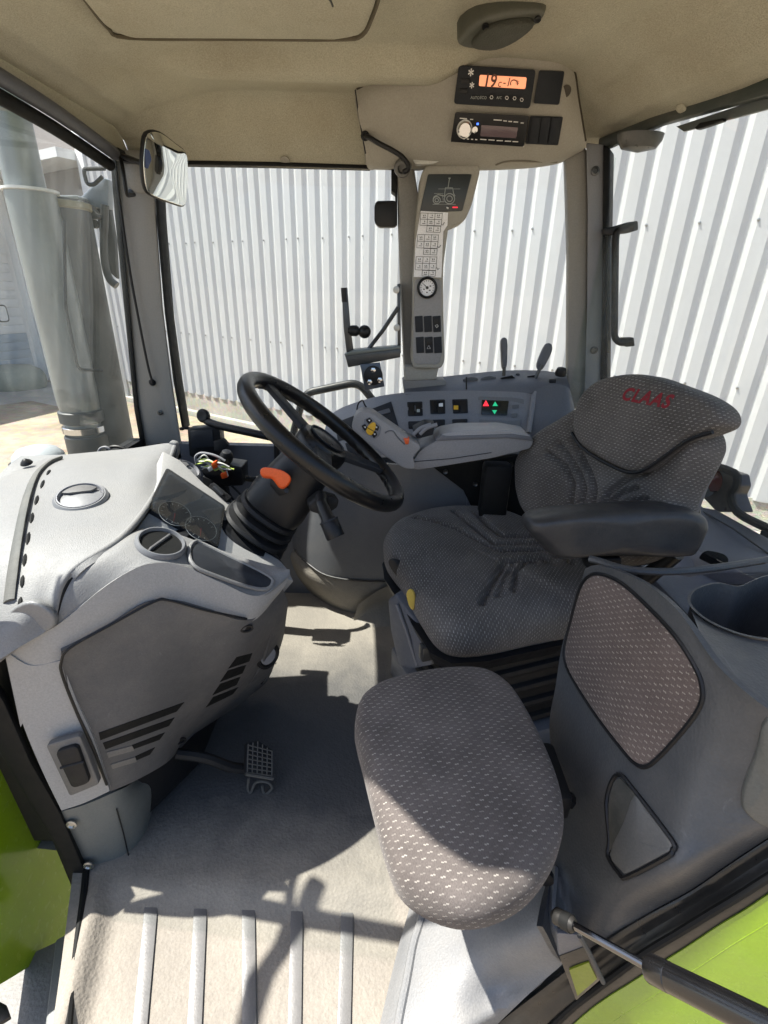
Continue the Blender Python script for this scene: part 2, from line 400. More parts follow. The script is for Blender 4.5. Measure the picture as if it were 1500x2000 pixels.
MT['fab_train'] = fabric('training_seat_fabric', (0.098, 0.086, 0.080), (0.30, 0.28, 0.25), 0.0112, 0.0072)
MT['fab_pad'] = fabric('back_pad_fabric', (0.115, 0.090, 0.080), (0.36, 0.32, 0.27), 0.0092, 0.0074, 0.35)
MT['logo'] = plastic('red_embroidery', (0.20, 0.014, 0.022), 0.9, 0.3, 2500, 0.2, (0.15, 0.02, 0.03))
MT['foam'] = plastic('yellow_foam', (0.45, 0.32, 0.06), 0.95, 0.4, 500, 0.5, (0.2, 0.14, 0.06))
# ================================================================== OUTSIDE
GZ = -1.3
def ground_mat(name, c1, c2, sc1=3.0, sc2=60.0, bump=0.6, dist=0.02):
    m, t, b = _nodes(name); L = t.links.new; geo = _n(t, 'ShaderNodeNewGeometry')
    a = _n(t, 'ShaderNodeTexNoise', Scale=sc1*0.25, Detail=8.0, Roughness=0.7); L(geo.outputs['Position'], a.inputs['Vector'])
    v = _n(t, 'ShaderNodeTexVoronoi', Scale=sc2*0.25); L(geo.outputs['Position'], v.inputs['Vector'])
    n = _n(t, 'ShaderNodeTexNoise', Scale=sc2, Detail=3.0); L(geo.outputs['Position'], n.inputs['Vector'])
    r = _n(t, 'ShaderNodeValToRGB'); r.color_ramp.elements[0].position = 0.35; r.color_ramp.elements[1].position = 0.65
    r.color_ramp.elements[0].color = (*c1, 1); r.color_ramp.elements[1].color = (*c2, 1); L(a.outputs['Fac'], r.inputs[0])
    h = _n(t, 'ShaderNodeMix', data_type='RGBA', blend_type='MULTIPLY'); h.inputs['Factor'].default_value = 0.6
    L(r.outputs[0], h.inputs['A']); L(v.outputs['Color'], h.inputs['B'])
    h2 = _n(t, 'ShaderNodeMix', data_type='RGBA'); h2.inputs['Factor'].default_value = 0.65; L(h.outputs['Result'], h2.inputs['A']); L(r.outputs[0], h2.inputs['B'])
    L(h2.outputs['Result'], b.inputs['Base Color']); b.inputs['Roughness'].default_value = 0.95
    bp = _n(t, 'ShaderNodeBump', Strength=bump, Distance=dist); L(n.outputs['Fac'], bp.inputs['Height']); L(bp.outputs[0], b.inputs['Normal'])
    return m
MT['gravel'] = ground_mat('gravel_dirt', (0.20, 0.16, 0.115), (0.36, 0.30, 0.225), 3, 40)
MT['concrete'] = ground_mat('concrete_slab', (0.30, 0.285, 0.255), (0.40, 0.385, 0.35), 2, 120, 0.2)
MT['pebble'] = ground_mat('pebble_dash', (0.45, 0.42, 0.37), (0.62, 0.58, 0.52), 6, 90, 1.0, 0.03)
MT['sheet'] = plastic('white_sheet_metal', (0.69, 0.695, 0.705), 0.4, 0.0, 300, 0.30, (0.60, 0.60, 0.585), dscale=0.9, scratch=.0)
MT['door_white'] = plastic('door_pale_panel', (0.78, 0.78, 0.765), 0.5, 0.0, 300, 0.15)
MT['door_blue'] = plastic('door_blue_panel', (0.36, 0.43, 0.50), 0.5, 0.0, 300, 0.15)
MT['eave_shade'] = plastic('eave_shade_brown', (0.22, 0.20, 0.19), 0.7, 0.0, 300, 0.2)  # brown that paints the eave's shadow onto the garage wall
MT['trimw'] = plastic('white_trim', (0.66, 0.67, 0.67), 0.45, 0.0, 300, 0.1)
bm = bmesh.new(); q = [bm.verts.new(p) for p in ((-900, -900, GZ), (900, -900, GZ), (900, 900, GZ), (-900, 900, GZ))]; bm.faces.new(q)
mk('ground', bm, MT['gravel'], kind='structure')
WE = V((0.84392, -0.53647, 0)); WN = V((-0.53647, -0.84392, 0)); WB = V((-3.4994, 9.3774, 0))
def W(s, o, z): return WB + WE*s + WN*o + V((0, 0, z))
# concrete apron in front of the roller doors
ap = [A(-60, 800, z=GZ), A(60, 783, z=GZ), A(140, 800, z=GZ), A(210, 775, z=GZ), W(-2.75, 0.0, GZ), W(-9, 0, GZ), W(-9, 6, GZ)]
for p in ap: p.z = GZ+0.004
bm = bmesh.new(); bm.faces.new([bm.verts.new(p) for p in ap]); mk('concrete_apron', bm, MT['concrete'], kind='structure')
# ---- corrugated hall
PITCHW = 0.2262; S0 = 0.0122
hall = thing('metal_hall', 'long white corrugated metal hall wall beyond the cab windows', 'building', W(4, 0, GZ))
def sheet_bm(n0, n1, z0, z1):
    bm = bmesh.new(); prof = []
    for i in range(n0, n1):
        s = S0 - 0.052 + i*PITCHW
        for ds, o in ((0.0, 0.0), (0.046, -0.031), (0.074, -0.031), (0.120, 0.0)): prof.append((s+ds, o))
    prof.append((S0-0.052+n1*PITCHW, 0.0))
    lo = [bm.verts.new(W(s, o, z0)) for s, o in prof]; hi = [bm.verts.new(W(s, o, z1)) for s, o in prof]
    for i in range(len(prof)-1): bm.faces.new((lo[i], lo[i+1], hi[i+1], hi[i]))
    bmesh.ops.solidify(bm, geom=bm.faces[:], thickness=0.004); return bm
n = -11
while n < 70:
    mk('sheet', sheet_bm(n, n+5, GZ+0.42, 5.2), MT['sheet'], hall, ang=15); n += 5
    # overlapping edge of the next sheet
mk('plinth', prism([W(-2.55, -0.02, GZ-0.1), W(13.5, -0.02, GZ-0.1), W(13.5, -0.12, GZ-0.1), W(-2.55, -0.12, GZ-0.1)], (0, 0, 0.54)), MT['pebble'], hall)
mk('footing', prism([W(-2.6, 0.10, GZ-0.1), W(13.5, 0.10, GZ-0.1), W(13.5, -0.02, GZ-0.1), W(-2.6, -0.02, GZ-0.1)], (0, 0, 0.2), 0.01), MT['concrete'], hall)
mk('corner_trim', prism([W(-2.72, 0.02, GZ+0.1), W(-2.50, 0.02, GZ+0.1), W(-2.50, -0.2, GZ+0.1), W(-2.72, -0.2, GZ+0.1)], (0, 0, 5.4), 0.01), MT['trimw'], hall)
sb = lathe([(0.014, 0), (0.014, 0.004), (0.008, 0.006), (0.008, 0.012), (0.0, 0.013)], W(0, 0, 0), WN, 8)
s0 = mk('screw', sb, MT['screw'], hall)
k = 0; first = True; wo_ = WL[s0.name] - W(0, 0, 0)
for zr, off in ((1.655, 0), (0.21, 2)):
    i = -11
    while i < 52:
        ph = (i+off) % 5
        if ph in (0, 1, 3):
            p = W(S0 + i*PITCHW + 0.071 + 0.0, 0.001, zr + random.uniform(-.006, .006)) + wo_
            if first: s0.location = p - WL[hall.name]; WL[s0.name] = p; first = False
            else: dup(s0, hall, p)
        i += 1
# ---- garage with sectional doors, beyond the hall corner
gar = thing('garage_building', 'pale garage building with blue and white sectional doors past the hall corner', 'building', W(-5, -0.3, GZ))
def quadbox(s0_, s1_, o0, o1, z0, z1, bev=0.0):
    return prism([W(s0_, o0, z0), W(s1_, o0, z0), W(s1_, o1, z0), W(s0_, o1, z0)], (0, 0, z1-z0), bev)
mk('wall', quadbox(-9.4, -2.73, -0.50, -0.70, GZ, 6.0), MT['eave_shade'], gar)
mk('soffit', quadbox(-9.4, -2.73, 0.35, -0.50, 3.05, 3.2), MT['trimw'], gar)
mk('door_head', quadbox(-9.4, -2.73, -0.30, -0.50, 1.75, 3.05), MT['eave_shade'], gar)
dr = mk('door', quadbox(-6.2, -2.86, -0.46, -0.495, GZ, 1.75), MT['door_white'], gar)
z = GZ+0.02; i = 0
while z < 1.70:
    mk('panel', quadbox(-6.18, -2.88, -0.43, -0.46, z, z+0.185, 0.006), MT['door_blue'] if z < -0.15 else MT['door_white'], dr); z += 0.19
def porthole(s, z, par, o=-0.415):
    pts = rounded([W(s-.13, o, z-.17), W(s+.13, o, z-.17), W(s+.13, o, z+.17), W(s-.13, o, z+.17)], 0.08)
    f = mk('window', prism(pts, WN*-0.03, 0.004), MT['black'], par)
    pts = rounded([W(s-.105, o+.003, z-.145), W(s+.105, o+.003, z-.145), W(s+.105, o+.003, z+.145), W(s-.105, o+.003, z+.145)], 0.06)
    return f, prism(pts, WN*-0.006)
for s in (-3.35, -3.95, -4.55, -5.15, -5.75):
    f, pb = porthole(s, 0.32, dr)
wingO = A(96, 741, z=GZ); wd_ = (A(0, 757, z=GZ) - wingO); wd_.z = 0; wd_.normalize(); wn = V((wd_.y, -wd_.x, 0)); 
if wn.dot(EYE-wingO) < 0: wn = -wn
def G2(s, o, z): return V((wingO.x, wingO.y, 0)) + wd_*s + wn*o + V((0, 0, z))
wing = thing('garage_wing', 'pale side wing with sectional door and rounded windows at far left', 'building', G2(2, 0, GZ))
mk('wall', prism([G2(0, -.1, GZ), G2(9, -.1, GZ), G2(9, -.3, GZ), G2(0, -.3, GZ)], (0, 0, 5.5)), MT['door_white'], wing)
mk('column', prism([G2(-.25, .12, GZ), G2(.12, .12, GZ), G2(.12, -.3, GZ), G2(-.25, -.3, GZ)], (0, 0, 5.2), 0.02), MT['trimw'], wing)
d2 = mk('door', prism([G2(.25, -.06, GZ), G2(4.2, -.06, GZ), G2(4.2, -.1, GZ), G2(.25, -.1, GZ)], (0, 0, 3.2)), MT['door_white'], wing)
z = GZ+0.02
while z < 1.8:
    mk('panel', prism([G2(.27, -.035, z), G2(4.18, -.035, z), G2(4.18, -.06, z), G2(.27, -.06, z)], (0, 0, 0.185), 0.006), MT['door_blue'] if z < -0.15 else MT['door_white'], d2); z += 0.19
for s in (.75, 1.35, 1.95, 2.55, 3.15):
    pts = rounded([G2(s-.14, -.02, .12), G2(s+.14, -.02, .12), G2(s+.14, -.02, .5), G2(s-.14, -.02, .5)], 0.09)
    f = mk('window', prism(pts, wn*-0.03, 0.005), MT['black'], d2)
    pts = rounded([G2(s-.11, -.012, .15), G2(s+.11, -.012, .15), G2(s+.11, -.012, .47), G2(s-.11, -.012, .47)], 0.07)
    mk('pane', prism(pts, wn*-0.007), MT['door_white'], d2)
mk('roof_edge', prism([G2(-.6, .5, 3.6), G2(9, .5, 3.6), G2(9, -.4, 3.6), G2(-.6, -.4, 3.6)], (0, 0, .35), 0.02), MT['trimw'], wing)

# ---- dark exhaust pipe, pale stand-in for its bright side, mirror arm on the bonnet side, seen through the windscreen
MT['pipe_dark'] = plastic('dark_grey_pipe', (0.024, 0.028, 0.031), 0.5, 0.05, 500, 0.2, (0.16, 0.16, 0.15))
MT['pipe_pale'] = plastic('pale_pipe', (0.20, 0.22, 0.22), 0.35, 0.05, 500, 0.5, (0.14, 0.15, 0.15), metal=0.3, scratch=.3)
ex = thing('dark_pipe', 'thick dark grey vertical pipe outside the windscreen beside the pillar', 'pipe', (-0.95, 1.63, 0.1))
mk('tube', lathe([(0.078, 0.0), (0.078, 0.98), (0.081, 0.985), (0.081, 1.0), (0.066, 1.0), (0.066, 0.9)], (-0.955, 1.64, 0.215), (0, 0, 1), 40), MT['pipe_dark'], ex)
mk('end_ring', lathe([(0.079, 0.0), (0.083, 0.004), (0.083, 0.018), (0.079, 0.022)], (-0.955, 1.64, 1.19), (0, 0, 1), 40), plastic('worn_yellow_rim', (0.22, 0.20, 0.12), .6, .05, 500, .3), ex)
mk('guard_wire', bent([A(125, 430, y=1.50), A(128, 600, y=1.49), A(152, 722, y=1.49), A(200, 724, y=1.545)], 0.0045, 0.02, 8), MT['black'], ex)
ep = thing('pale_reflection_pipe', 'pale grey pipe standing for the bright reflection on the dark exhaust outside the windscreen', 'exhaust', (-0.98, 1.5, 0.1))  # added pale pipe stands for the dark pipe's sunlit, reflecting side
mk('lower_tube', lathe([(0.052, 0.0), (0.052, 0.30), (0.056, 0.31), (0.060, 0.35), (0.062, 0.90)], (-0.975, 1.555, 0.32), (0, 0, 1), 40), MT['pipe_pale'], ep)
mk('rim', lathe([(0.060, 0), (0.068, 0.002), (0.068, 0.008), (0.050, 0.010)], (-0.975, 1.555, 1.218), (0, 0, 1), 40), MT['trimw'], ep)
mk('upper_tube', lathe([(0.048, 0), (0.048, 0.16), (0.052, 0.165), (0.052, 0.62), (0.044, 0.62)], (-0.985, 1.555, 1.225), (0, 0, 1), 40), MT['pipe_pale'], ep)
mk('clamp', lathe([(0.060, 0), (0.064, 0.003), (0.064, 0.035), (0.060, 0.038)], (-0.975, 1.555, 0.595), (0, 0, 1), 36), MT['pipe_dark'], ep)
mk('clamp_band', lathe([(0.060, 0), (0.0625, 0.002), (0.0625, 0.020), (0.060, 0.022)], (-0.975, 1.555, 0.562), (0, 0, 1), 36), MT['chrome'], ep)
mk('lower_hose', lathe([(0.062, 0), (0.062, 0.20), (0.058, 0.205)], (-0.975, 1.555, 0.35), (0, 0, 1), 36), MT['pipe_dark'], ep)
ma = thing('mirror_arm', 'blue grey outside mirror bracket with loop handle beyond the pillar', 'bracket', A(205, 420, y=1.75))
yy = 1.72
def P_(l, y): return [A(u, v, y=y) for u, v in l]
mk('bracket_plate', prism(P_([(153, 388), (196, 345), (212, 350), (212, 408), (182, 405), (158, 396)], yy), (0, .03, 0), 0.004), plastic('mirror_blue_grey', (0.25, 0.29, 0.34), .4, .05, 600, .2), ma)
mk('arm', tube(cr(P_([(205, 400), (203, 470), (205, 515), (214, 545), (228, 558)], yy), 5), 0.012, 10), MT['steel'], ma)
mk('arm_plate', prism(P_([(186, 402), (214, 404), (224, 470), (228, 545), (212, 530), (196, 470)], yy+.02), (0, .02, 0), 0.003), MT['pipe_dark'], ma)
mk('loop_handle', bent(P_([(205, 329), (165, 330), (164, 337), (170, 360), (183, 361), (200, 345)], yy-.02), 0.0055, 0.012, 8), MT['black'], ma)
wl_ = mk('work_light', prism(rounded(P_([(109, 381), (153, 381), (156, 395), (112, 395)], yy-.05), 0.008), (0, .05, 0), 0.004), MT['pipe_pale'], ma)
mk('lamp_underside', prism(P_([(122, 395), (153, 394), (163, 402), (150, 402)], yy-.03), (0, .04, 0), 0.002), MT['black'], ma)
mk('clamp', prism(P_([(165, 400), (174, 398), (186, 416), (192, 418), (193, 426), (152, 428), (151, 420), (164, 418)], yy-.03), (0, .03, 0), 0.002), MT['steel'], ma)
mk('bolt', lathe([(0.012, 0), (0.012, .012), (0, .014)], A(187, 438, y=yy-.01), (0, -1, 0), 14), MT['black'], ma)

# rounded block standing on the apron by the left door
bl = thing('rounded_block', 'rounded grey green block on the apron before the far left door', 'rounded_block', A(35, 756, z=GZ))
cb_ = A(34, 757, z=GZ); bm = lathe([(.62, 0), (.68, .12), (.68, .28), (.60, .42), (.40, .50), (0, .53)], V((0, 0, 0)), (0, 0, 1), 26, ex=.8)
for v_ in bm.verts:
    k_ = 1 + .06*math.sin(v_.co.x*7+1)+.05*math.sin(v_.co.y*9); v_.co = V((v_.co.x*k_, v_.co.y*k_, v_.co.z)) + cb_
mk('block_body', bm, plastic('grey_green_rough', (.20, .22, .18), .85, .6, 60, .5, (.30, .29, .24)), bl)
# ================================================================== CAB STRUCTURE
# ---- floor mat with a lower ribbed step by the door
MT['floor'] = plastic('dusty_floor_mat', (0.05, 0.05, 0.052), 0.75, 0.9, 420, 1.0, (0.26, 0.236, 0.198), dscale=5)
def _floor_tone(m):
    # beige mix is strong by the door and along the console, weak in the middle
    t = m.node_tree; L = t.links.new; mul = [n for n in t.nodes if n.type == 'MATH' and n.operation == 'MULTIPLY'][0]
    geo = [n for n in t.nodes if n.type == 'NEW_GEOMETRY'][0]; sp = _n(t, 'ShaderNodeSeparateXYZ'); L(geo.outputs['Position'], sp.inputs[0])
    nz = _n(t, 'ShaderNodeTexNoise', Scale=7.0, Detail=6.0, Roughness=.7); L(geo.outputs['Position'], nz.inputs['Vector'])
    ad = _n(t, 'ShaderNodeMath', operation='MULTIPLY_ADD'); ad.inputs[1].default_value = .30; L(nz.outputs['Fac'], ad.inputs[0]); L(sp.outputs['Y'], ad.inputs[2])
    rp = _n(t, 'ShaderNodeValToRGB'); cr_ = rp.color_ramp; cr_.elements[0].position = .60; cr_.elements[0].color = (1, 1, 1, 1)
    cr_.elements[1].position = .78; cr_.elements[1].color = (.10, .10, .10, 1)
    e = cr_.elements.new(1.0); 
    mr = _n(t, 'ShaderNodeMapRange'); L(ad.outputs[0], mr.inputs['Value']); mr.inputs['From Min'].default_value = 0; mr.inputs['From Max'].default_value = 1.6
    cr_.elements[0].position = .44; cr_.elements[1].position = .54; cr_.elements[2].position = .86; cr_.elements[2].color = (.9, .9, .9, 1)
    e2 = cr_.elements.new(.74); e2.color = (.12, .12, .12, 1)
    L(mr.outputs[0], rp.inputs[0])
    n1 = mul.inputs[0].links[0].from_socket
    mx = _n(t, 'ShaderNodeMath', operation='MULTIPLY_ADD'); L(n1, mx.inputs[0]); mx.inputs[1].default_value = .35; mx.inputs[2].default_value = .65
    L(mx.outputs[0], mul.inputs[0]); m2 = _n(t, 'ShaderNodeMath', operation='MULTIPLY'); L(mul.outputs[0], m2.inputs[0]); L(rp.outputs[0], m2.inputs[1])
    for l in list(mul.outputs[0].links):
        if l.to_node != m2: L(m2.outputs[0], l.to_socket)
_floor_tone(MT['floor'])
def sstep(a, b, x):
    t = max(0, min(1, (x-a)/(b-a))); return t*t*(3-2*t)
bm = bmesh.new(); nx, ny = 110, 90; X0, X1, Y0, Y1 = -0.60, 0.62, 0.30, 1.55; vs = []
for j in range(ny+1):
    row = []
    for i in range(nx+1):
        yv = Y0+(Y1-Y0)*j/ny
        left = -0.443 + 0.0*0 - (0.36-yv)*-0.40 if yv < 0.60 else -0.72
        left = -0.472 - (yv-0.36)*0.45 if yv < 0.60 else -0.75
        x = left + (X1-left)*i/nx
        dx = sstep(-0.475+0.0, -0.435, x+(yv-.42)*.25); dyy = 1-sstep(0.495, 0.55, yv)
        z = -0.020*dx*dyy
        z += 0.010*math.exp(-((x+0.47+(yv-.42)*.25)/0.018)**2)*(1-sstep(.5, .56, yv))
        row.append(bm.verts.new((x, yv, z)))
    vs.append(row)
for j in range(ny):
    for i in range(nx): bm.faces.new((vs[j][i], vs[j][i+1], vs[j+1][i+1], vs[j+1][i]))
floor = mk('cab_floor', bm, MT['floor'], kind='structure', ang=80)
MT['rib'] = plastic('worn_step_rib', (0.125, 0.125, 0.125), 0.38, 0.15, 700, 0.3, (0.22, 0.205, 0.18))
for (ua, va, ub, vb, w_) in ((297, 1752, 268, 2060, 15), (392, 1763, 377, 2060, 15), (485, 1768, 487, 2060, 15), (580, 1768, 574, 2060, 14), (679, 1760, 670, 2060, 14)):
    pts = rounded([A(ua-w_*.85, va, z=-0.017), A(ua+w_*.85, va, z=-0.017), A(ub+w_, vb, z=-0.017), A(ub-w_, vb, z=-0.017)], 0.004, 3)
    for p in pts: p.z = -0.021
    mk('step_rib', prism(pts, (0, 0, 0.0055), 0.002, 2), MT['rib'], floor)
# ---- headliner as one moulded sheet
def edge_d(x, y):
    dr_ = 1.525 - y                                   # right side
    df = (x + 0.674)                                  # windscreen side
    # rear chamfer from (0.53,1.50) to (0.80,1.05)
    n_ = V((-0.972, -0.235)).normalized(); db = (x-0.535)*n_.x + (y-1.495)*n_.y
    return dr_, df, db
def smin(a, b, k=0.08):
    h = max(0, min(1, 0.5+0.5*(b-a)/k)); return b*(1-h)+a*h - k*h*(1-h)
def interp(tab, d):
    if d <= tab[0][0]: return tab[0][1]
    for (a, za), (b, zb) in zip(tab, tab[1:]):
        if d <= b:
            t = (d-a)/(b-a); t = t*t*(3-2*t) if abs(zb-za) > .012 else t
            return za+(zb-za)*t
    return tab[-1][1]
TR = [(0, 1.286), (0.020, 1.312), (0.030, 1.334), (0.066, 1.408), (0.085, 1.418), (0.15, 1.412), (0.205, 1.400), (0.222, 1.404), (0.262, 1.452), (0.31, 1.462), (0.5, 1.466)]
TF = [(0, 1.346), (0.05, 1.364), (0.12, 1.396), (0.22, 1.425), (0.34, 1.450), (0.5, 1.466)]
TB = [(0, 1.348), (0.05, 1.362), (0.13, 1.41), (0.20, 1.445), (0.5, 1.466)]
TC = [(0, 1.286), (0.03, 1.33), (0.10, 1.385), (0.22, 1.425), (0.34, 1.45), (0.5, 1.466)]
def ceil_z(x, y):
    a, b, c = edge_d(x, y)
    z1 = interp(TR, a); z2 = interp(TF, b); z3 = interp(TB, c)
    # the cove along the right side ends where the roof console sits
    wgt = sstep(0.06, 0.22, x); z1b = interp(TB, a); z1 = z1*(1-wgt)+z1b*wgt
    wl = sstep(-0.40, -0.56, x); z1 = z1*(1-wl)+interp(TC, a)*wl
    return smin(smin(z1, z2, .03), z3, .04)
bm = bmesh.new(); nx, ny = 150, 130; grid_v = {}
for j in range(ny+1):
    y = 0.62 + (1.525-0.62)*j/ny; xm = 0.535 + max(0, 1.495-y)*0.2418
    for i in range(nx+1):
        x = -0.674 + (xm+0.674)*i/nx; grid_v[i, j] = bm.verts.new((x, y, ceil_z(x, y)))
for j in range(ny):
    for i in range(nx): bm.faces.new([grid_v[k] for k in ((i, j), (i+1, j), (i+1, j+1), (i, j+1))])
head = mk('ceiling', bm, MT['headliner'], kind='structure', ang=70)
# fabric covered roof hatch panel hanging a little below the headliner
hp = [A(u, v, z=1.395) for u, v in ((100, -70), (168, 10), (205, 55), (250, 76), (480, 78), (660, 79), (705, 72), (728, 30), (748, -30), (760, -80))]
hp += [V((hp[-1].x, 0.66, 1.395)), V((hp[0].x, 0.66, 1.395))]
mk('roof_hatch_panel', pad(rounded(hp, [0, .02, .02, .02, 0, 0, .03, .03, 0, 0, .03, .03], 4), (0, 0, -1), 0.065, 0.010, 0.008, 1, 10), MT['headliner'], head)
tk = [A(640, -6, z=1.384), A(646, 2, z=1.384), A(650, 12, z=1.384)]
hedge = [A(u, v, z=1.40) for u, v in ((140, -30), (172, 14), (207, 56), (250, 76), (480, 78), (660, 79), (706, 72), (729, 30), (748, -30))]
mk('hatch_gap_shade', tube(cr([p + V((0, .006, .004)) for p in hedge], 4), .0035, 7), plastic('gap_shade_brown', (.10, .085, .055), .9, .2, 900, .2), head)  # dark line painted for the shade in the gap round the hatch
mk('hatch_mark', tube(tk, 0.0015, 6), MT['ink'], head)
ys = [.62+(1.525-.62)*i/24 for i in range(25)]
def rail_z(y):
    a, b = A(0, 150, x=-0.667), A(224, 300, x=-0.672); return a.z + (b.z-a.z)*(y-a.y)/(b.y-a.y)
mk('front_edge_trim', grid([[V((-.6745, y, ceil_z(-.674, y)+.004)) for y in ys], [V((-.6775, y, min(rail_z(y)+.008, ceil_z(-.674, y)))) for y in ys]], 1, .004), MT['headliner'], head)
# ceiling speaker
sp_p = A(975, 62, z=1.42); sn = V((0.05, -0.35, -0.94)).normalized()
spk = [A(u, v, pl=(sp_p, sn)) for u, v in ((893, 85), (905, 70), (930, 45), (975, 28), (1020, 22), (1060, 22), (1064, 34), (1035, 60), (1000, 82), (960, 97), (925, 98), (900, 93))]
sp = thing('ceiling_speaker', 'dark oval speaker in the ceiling above the radio console', 'speaker', sp_p)
MT['spk'] = plastic('speaker_grey_green', (0.075, 0.08, 0.065), .5, .2, 1800, .2)
mk('housing', pad(spk, sn, 0.045, 0.010, 0.004, 2, 6), MT['spk'], sp)
cs = sum(spk, V())/len(spk)
mk('grille', pad([cs + (p-cs)*0.70 + sn*0.012 + V((.004, -.004, 0)) for p in spk], sn, 0.012, 0.004, 0.004, 2, 6), plastic('speaker_mesh', (0.05, 0.053, 0.043), .7, 1.0, 1600, .1), sp)
for u, v in ((948, 50), (1050, 36)):
    mk('screw', lathe([(0.006, 0), (0.006, .003), (0.003, .001), (0, .001)], A(u, v, pl=(sp_p+sn*.006, sn)), sn, 12), MT['black'], sp)
for u, v in ((1330, 211), (1185, 271), (560, 313)):
    pass
# black gasket over the windscreen and right window, grey pillars
fr = thing('cab_frame', 'grey pillars and black window seals of the cab', 'cab frame', (0, 1.5, 0))
def strip(l, y, vec, mat, name, bev=0.003, par=fr, rad=0.0):
    pts = P_(l, y); pts = rounded(pts, rad) if rad else pts
    return mk(name, prism(pts, vec, bev), mat, par)
gk = [A(-60, 112, x=-0.665), A(0, 150, x=-0.667), A(115, 222, x=-0.669), A(224, 300, x=-0.672)]
mk('header_rail', tube(cr(gk, 3), 0.014, 14), MT['console_dk'], fr)
mk('header_seal', tube(cr([p+V((-0.014, -.004, -0.024)) for p in gk], 3), 0.013, 12), MT['seal'], fr)
mk('side_window_seal', prism(P_([(355, 313), (540, 316), (722, 322), (722, 329), (540, 324), (355, 321)], 1.515), (0, .03, 0), 0.001), MT['seal'], fr)
# right front pillar
ap_ = [(222, 300), (300, 300), (305, 420), (318, 600), (335, 740), (352, 850), (360, 900), (283, 900), (268, 800), (250, 600), (232, 420)]
apill = mk('pillar', prism(P_(ap_, 1.50), (-0.03, .07, 0), 0.008), MT['pillar'], fr, label='right front pillar with thin black cord')
strip([(214, 296), (226, 296), (236, 420), (253, 600), (270, 790), (290, 900), (280, 900), (262, 800), (242, 600), (224, 420)], 1.493, (-.02, .05, 0), MT['seal'], 'pillar_seal', .003)
strip([(300, 318), (305, 318), (311, 430), (327, 620), (345, 750), (360, 838), (356, 842), (338, 745), (321, 610), (305, 430)], 1.497, (0, .05, 0), MT['seal'], 'side_window_seal', .002)
for u, v in ((256, 377), (313, 806)):
    mk('bolt', lathe([(0.008, 0), (0.008, .003), (0.004, .004), (0.004, .002), (0, .002)], A(u, v, y=1.4995), (0, -1, 0), 14), MT['steel'], apill)
mk('cable_clip', lathe([(0.010, 0), (0.010, .004), (0.005, .012), (0, .013)], A(298, 747, y=1.4995), (0, -1, 0), 14), MT['black'], apill)
mk('visor_cord', tube(cr(P_([(222, 300), (232, 380), (252, 520), (272, 630), (288, 710), (297, 745)], 1.485), 5), 0.0035, 8), MT['black'], apill)
mk('pillar_cap', prism(rounded(P_([(214, 293), (300, 293), (300, 318), (214, 312)], 1.488), .006), (0, .03, 0), .004), MT['pillar'], apill)
mk('round_cover', lathe([(0.036, 0), (0.036, .002), (0.033, .004), (0.0, .004)], A(272, 345, y=1.4995), (0, -1, 0), 30), MT['pillar'], apill)
# right middle pillar (behind the pillar console)
mk('pillar', prism(P_([(776, 320), (808, 318), (835, 500), (838, 745), (790, 745), (782, 560), (778, 440)], 1.47), (0.0, .08, 0), 0.008), MT['pillar'], fr, label='right middle pillar behind the display console')
strip([(764, 330), (776, 330), (776, 440), (772, 425), (772, 378), (764, 372)], 1.475, (0, .05, 0), MT['seal'], 'side_window_seal', .002)
# right rear pillar: beige cover and blue-grey metal rail with bolts
rp_ = mk('pillar', prism(P_([(1104, 290), (1146, 285), (1150, 400), (1148, 745), (1140, 800), (1112, 800), (1108, 745), (1110, 500)], 1.44), (0.02, .08, 0), 0.008), MT['pillar'], fr, label='beige right rear pillar cover')
rr_ = mk('pillar_rail', prism(P_([(1144, 278), (1180, 282), (1180, 420), (1174, 800), (1140, 800), (1146, 600), (1147, 400)], 1.425), (0.03, .05, 0), 0.004), MT['pillar_metal'], fr)
for u, v in ((1162, 334), (1160, 684)):
    mk('bolt', lathe([(0.010, 0), (0.010, .003), (0.006, .004), (0.005, .0015), (0, .0015)], A(u, v, y=1.4245), (0, -1, 0), 16), MT['steel'], rr_)
strip([(1178, 282), (1192, 290), (1189, 460), (1186, 745), (1180, 760), (1172, 760), (1176, 560)], 1.418, (.03, .05, 0), MT['seal'], 'rear_window_seal', .003)
# rear window top rail
RW0 = A(1188, 285, y=1.46); RW1 = A(1500, 175, x=0.655)
rwn = (RW1-RW0).cross(V((0, 0, 1))).normalized(); RWP = (RW0, rwn)
def rwp(l): return [A(u, v, pl=RWP) for u, v in l]
mk('rear_header_rail', prism(rwp([(1180, 290), (1182, 272), (1500, 146), (1600, 110), (1600, 165), (1500, 192), (1300, 246), (1192, 292)]), rwn*0.02, 0.003), plastic('dark_green_grey', (0.045, 0.055, 0.05), .4, .1, 900, .3), fr)
mk('rear_header_strip', prism([p + rwn*-0.006 for p in rwp([(1320, 247), (1500, 187), (1600, 155), (1600, 178), (1500, 213), (1335, 257)])], rwn*0.006, 0.001), MT['pillar_metal'], fr)
for u, v in ((1331, 211), (1187, 271)):
    mk('trim_plug', lathe([(0.010, 0), (0.010, .002), (0.006, .003), (0, .003)], A(u, v, z=1.350), (-.5, -.3, -.8), 16), MT['headliner'], fr)
mk('trim_plug', lathe([(0.012, 0), (0.012, .002), (0, .003)], A(557, 313, y=1.513), (0, -.6, -.8), 16), MT['roofcons'], fr)
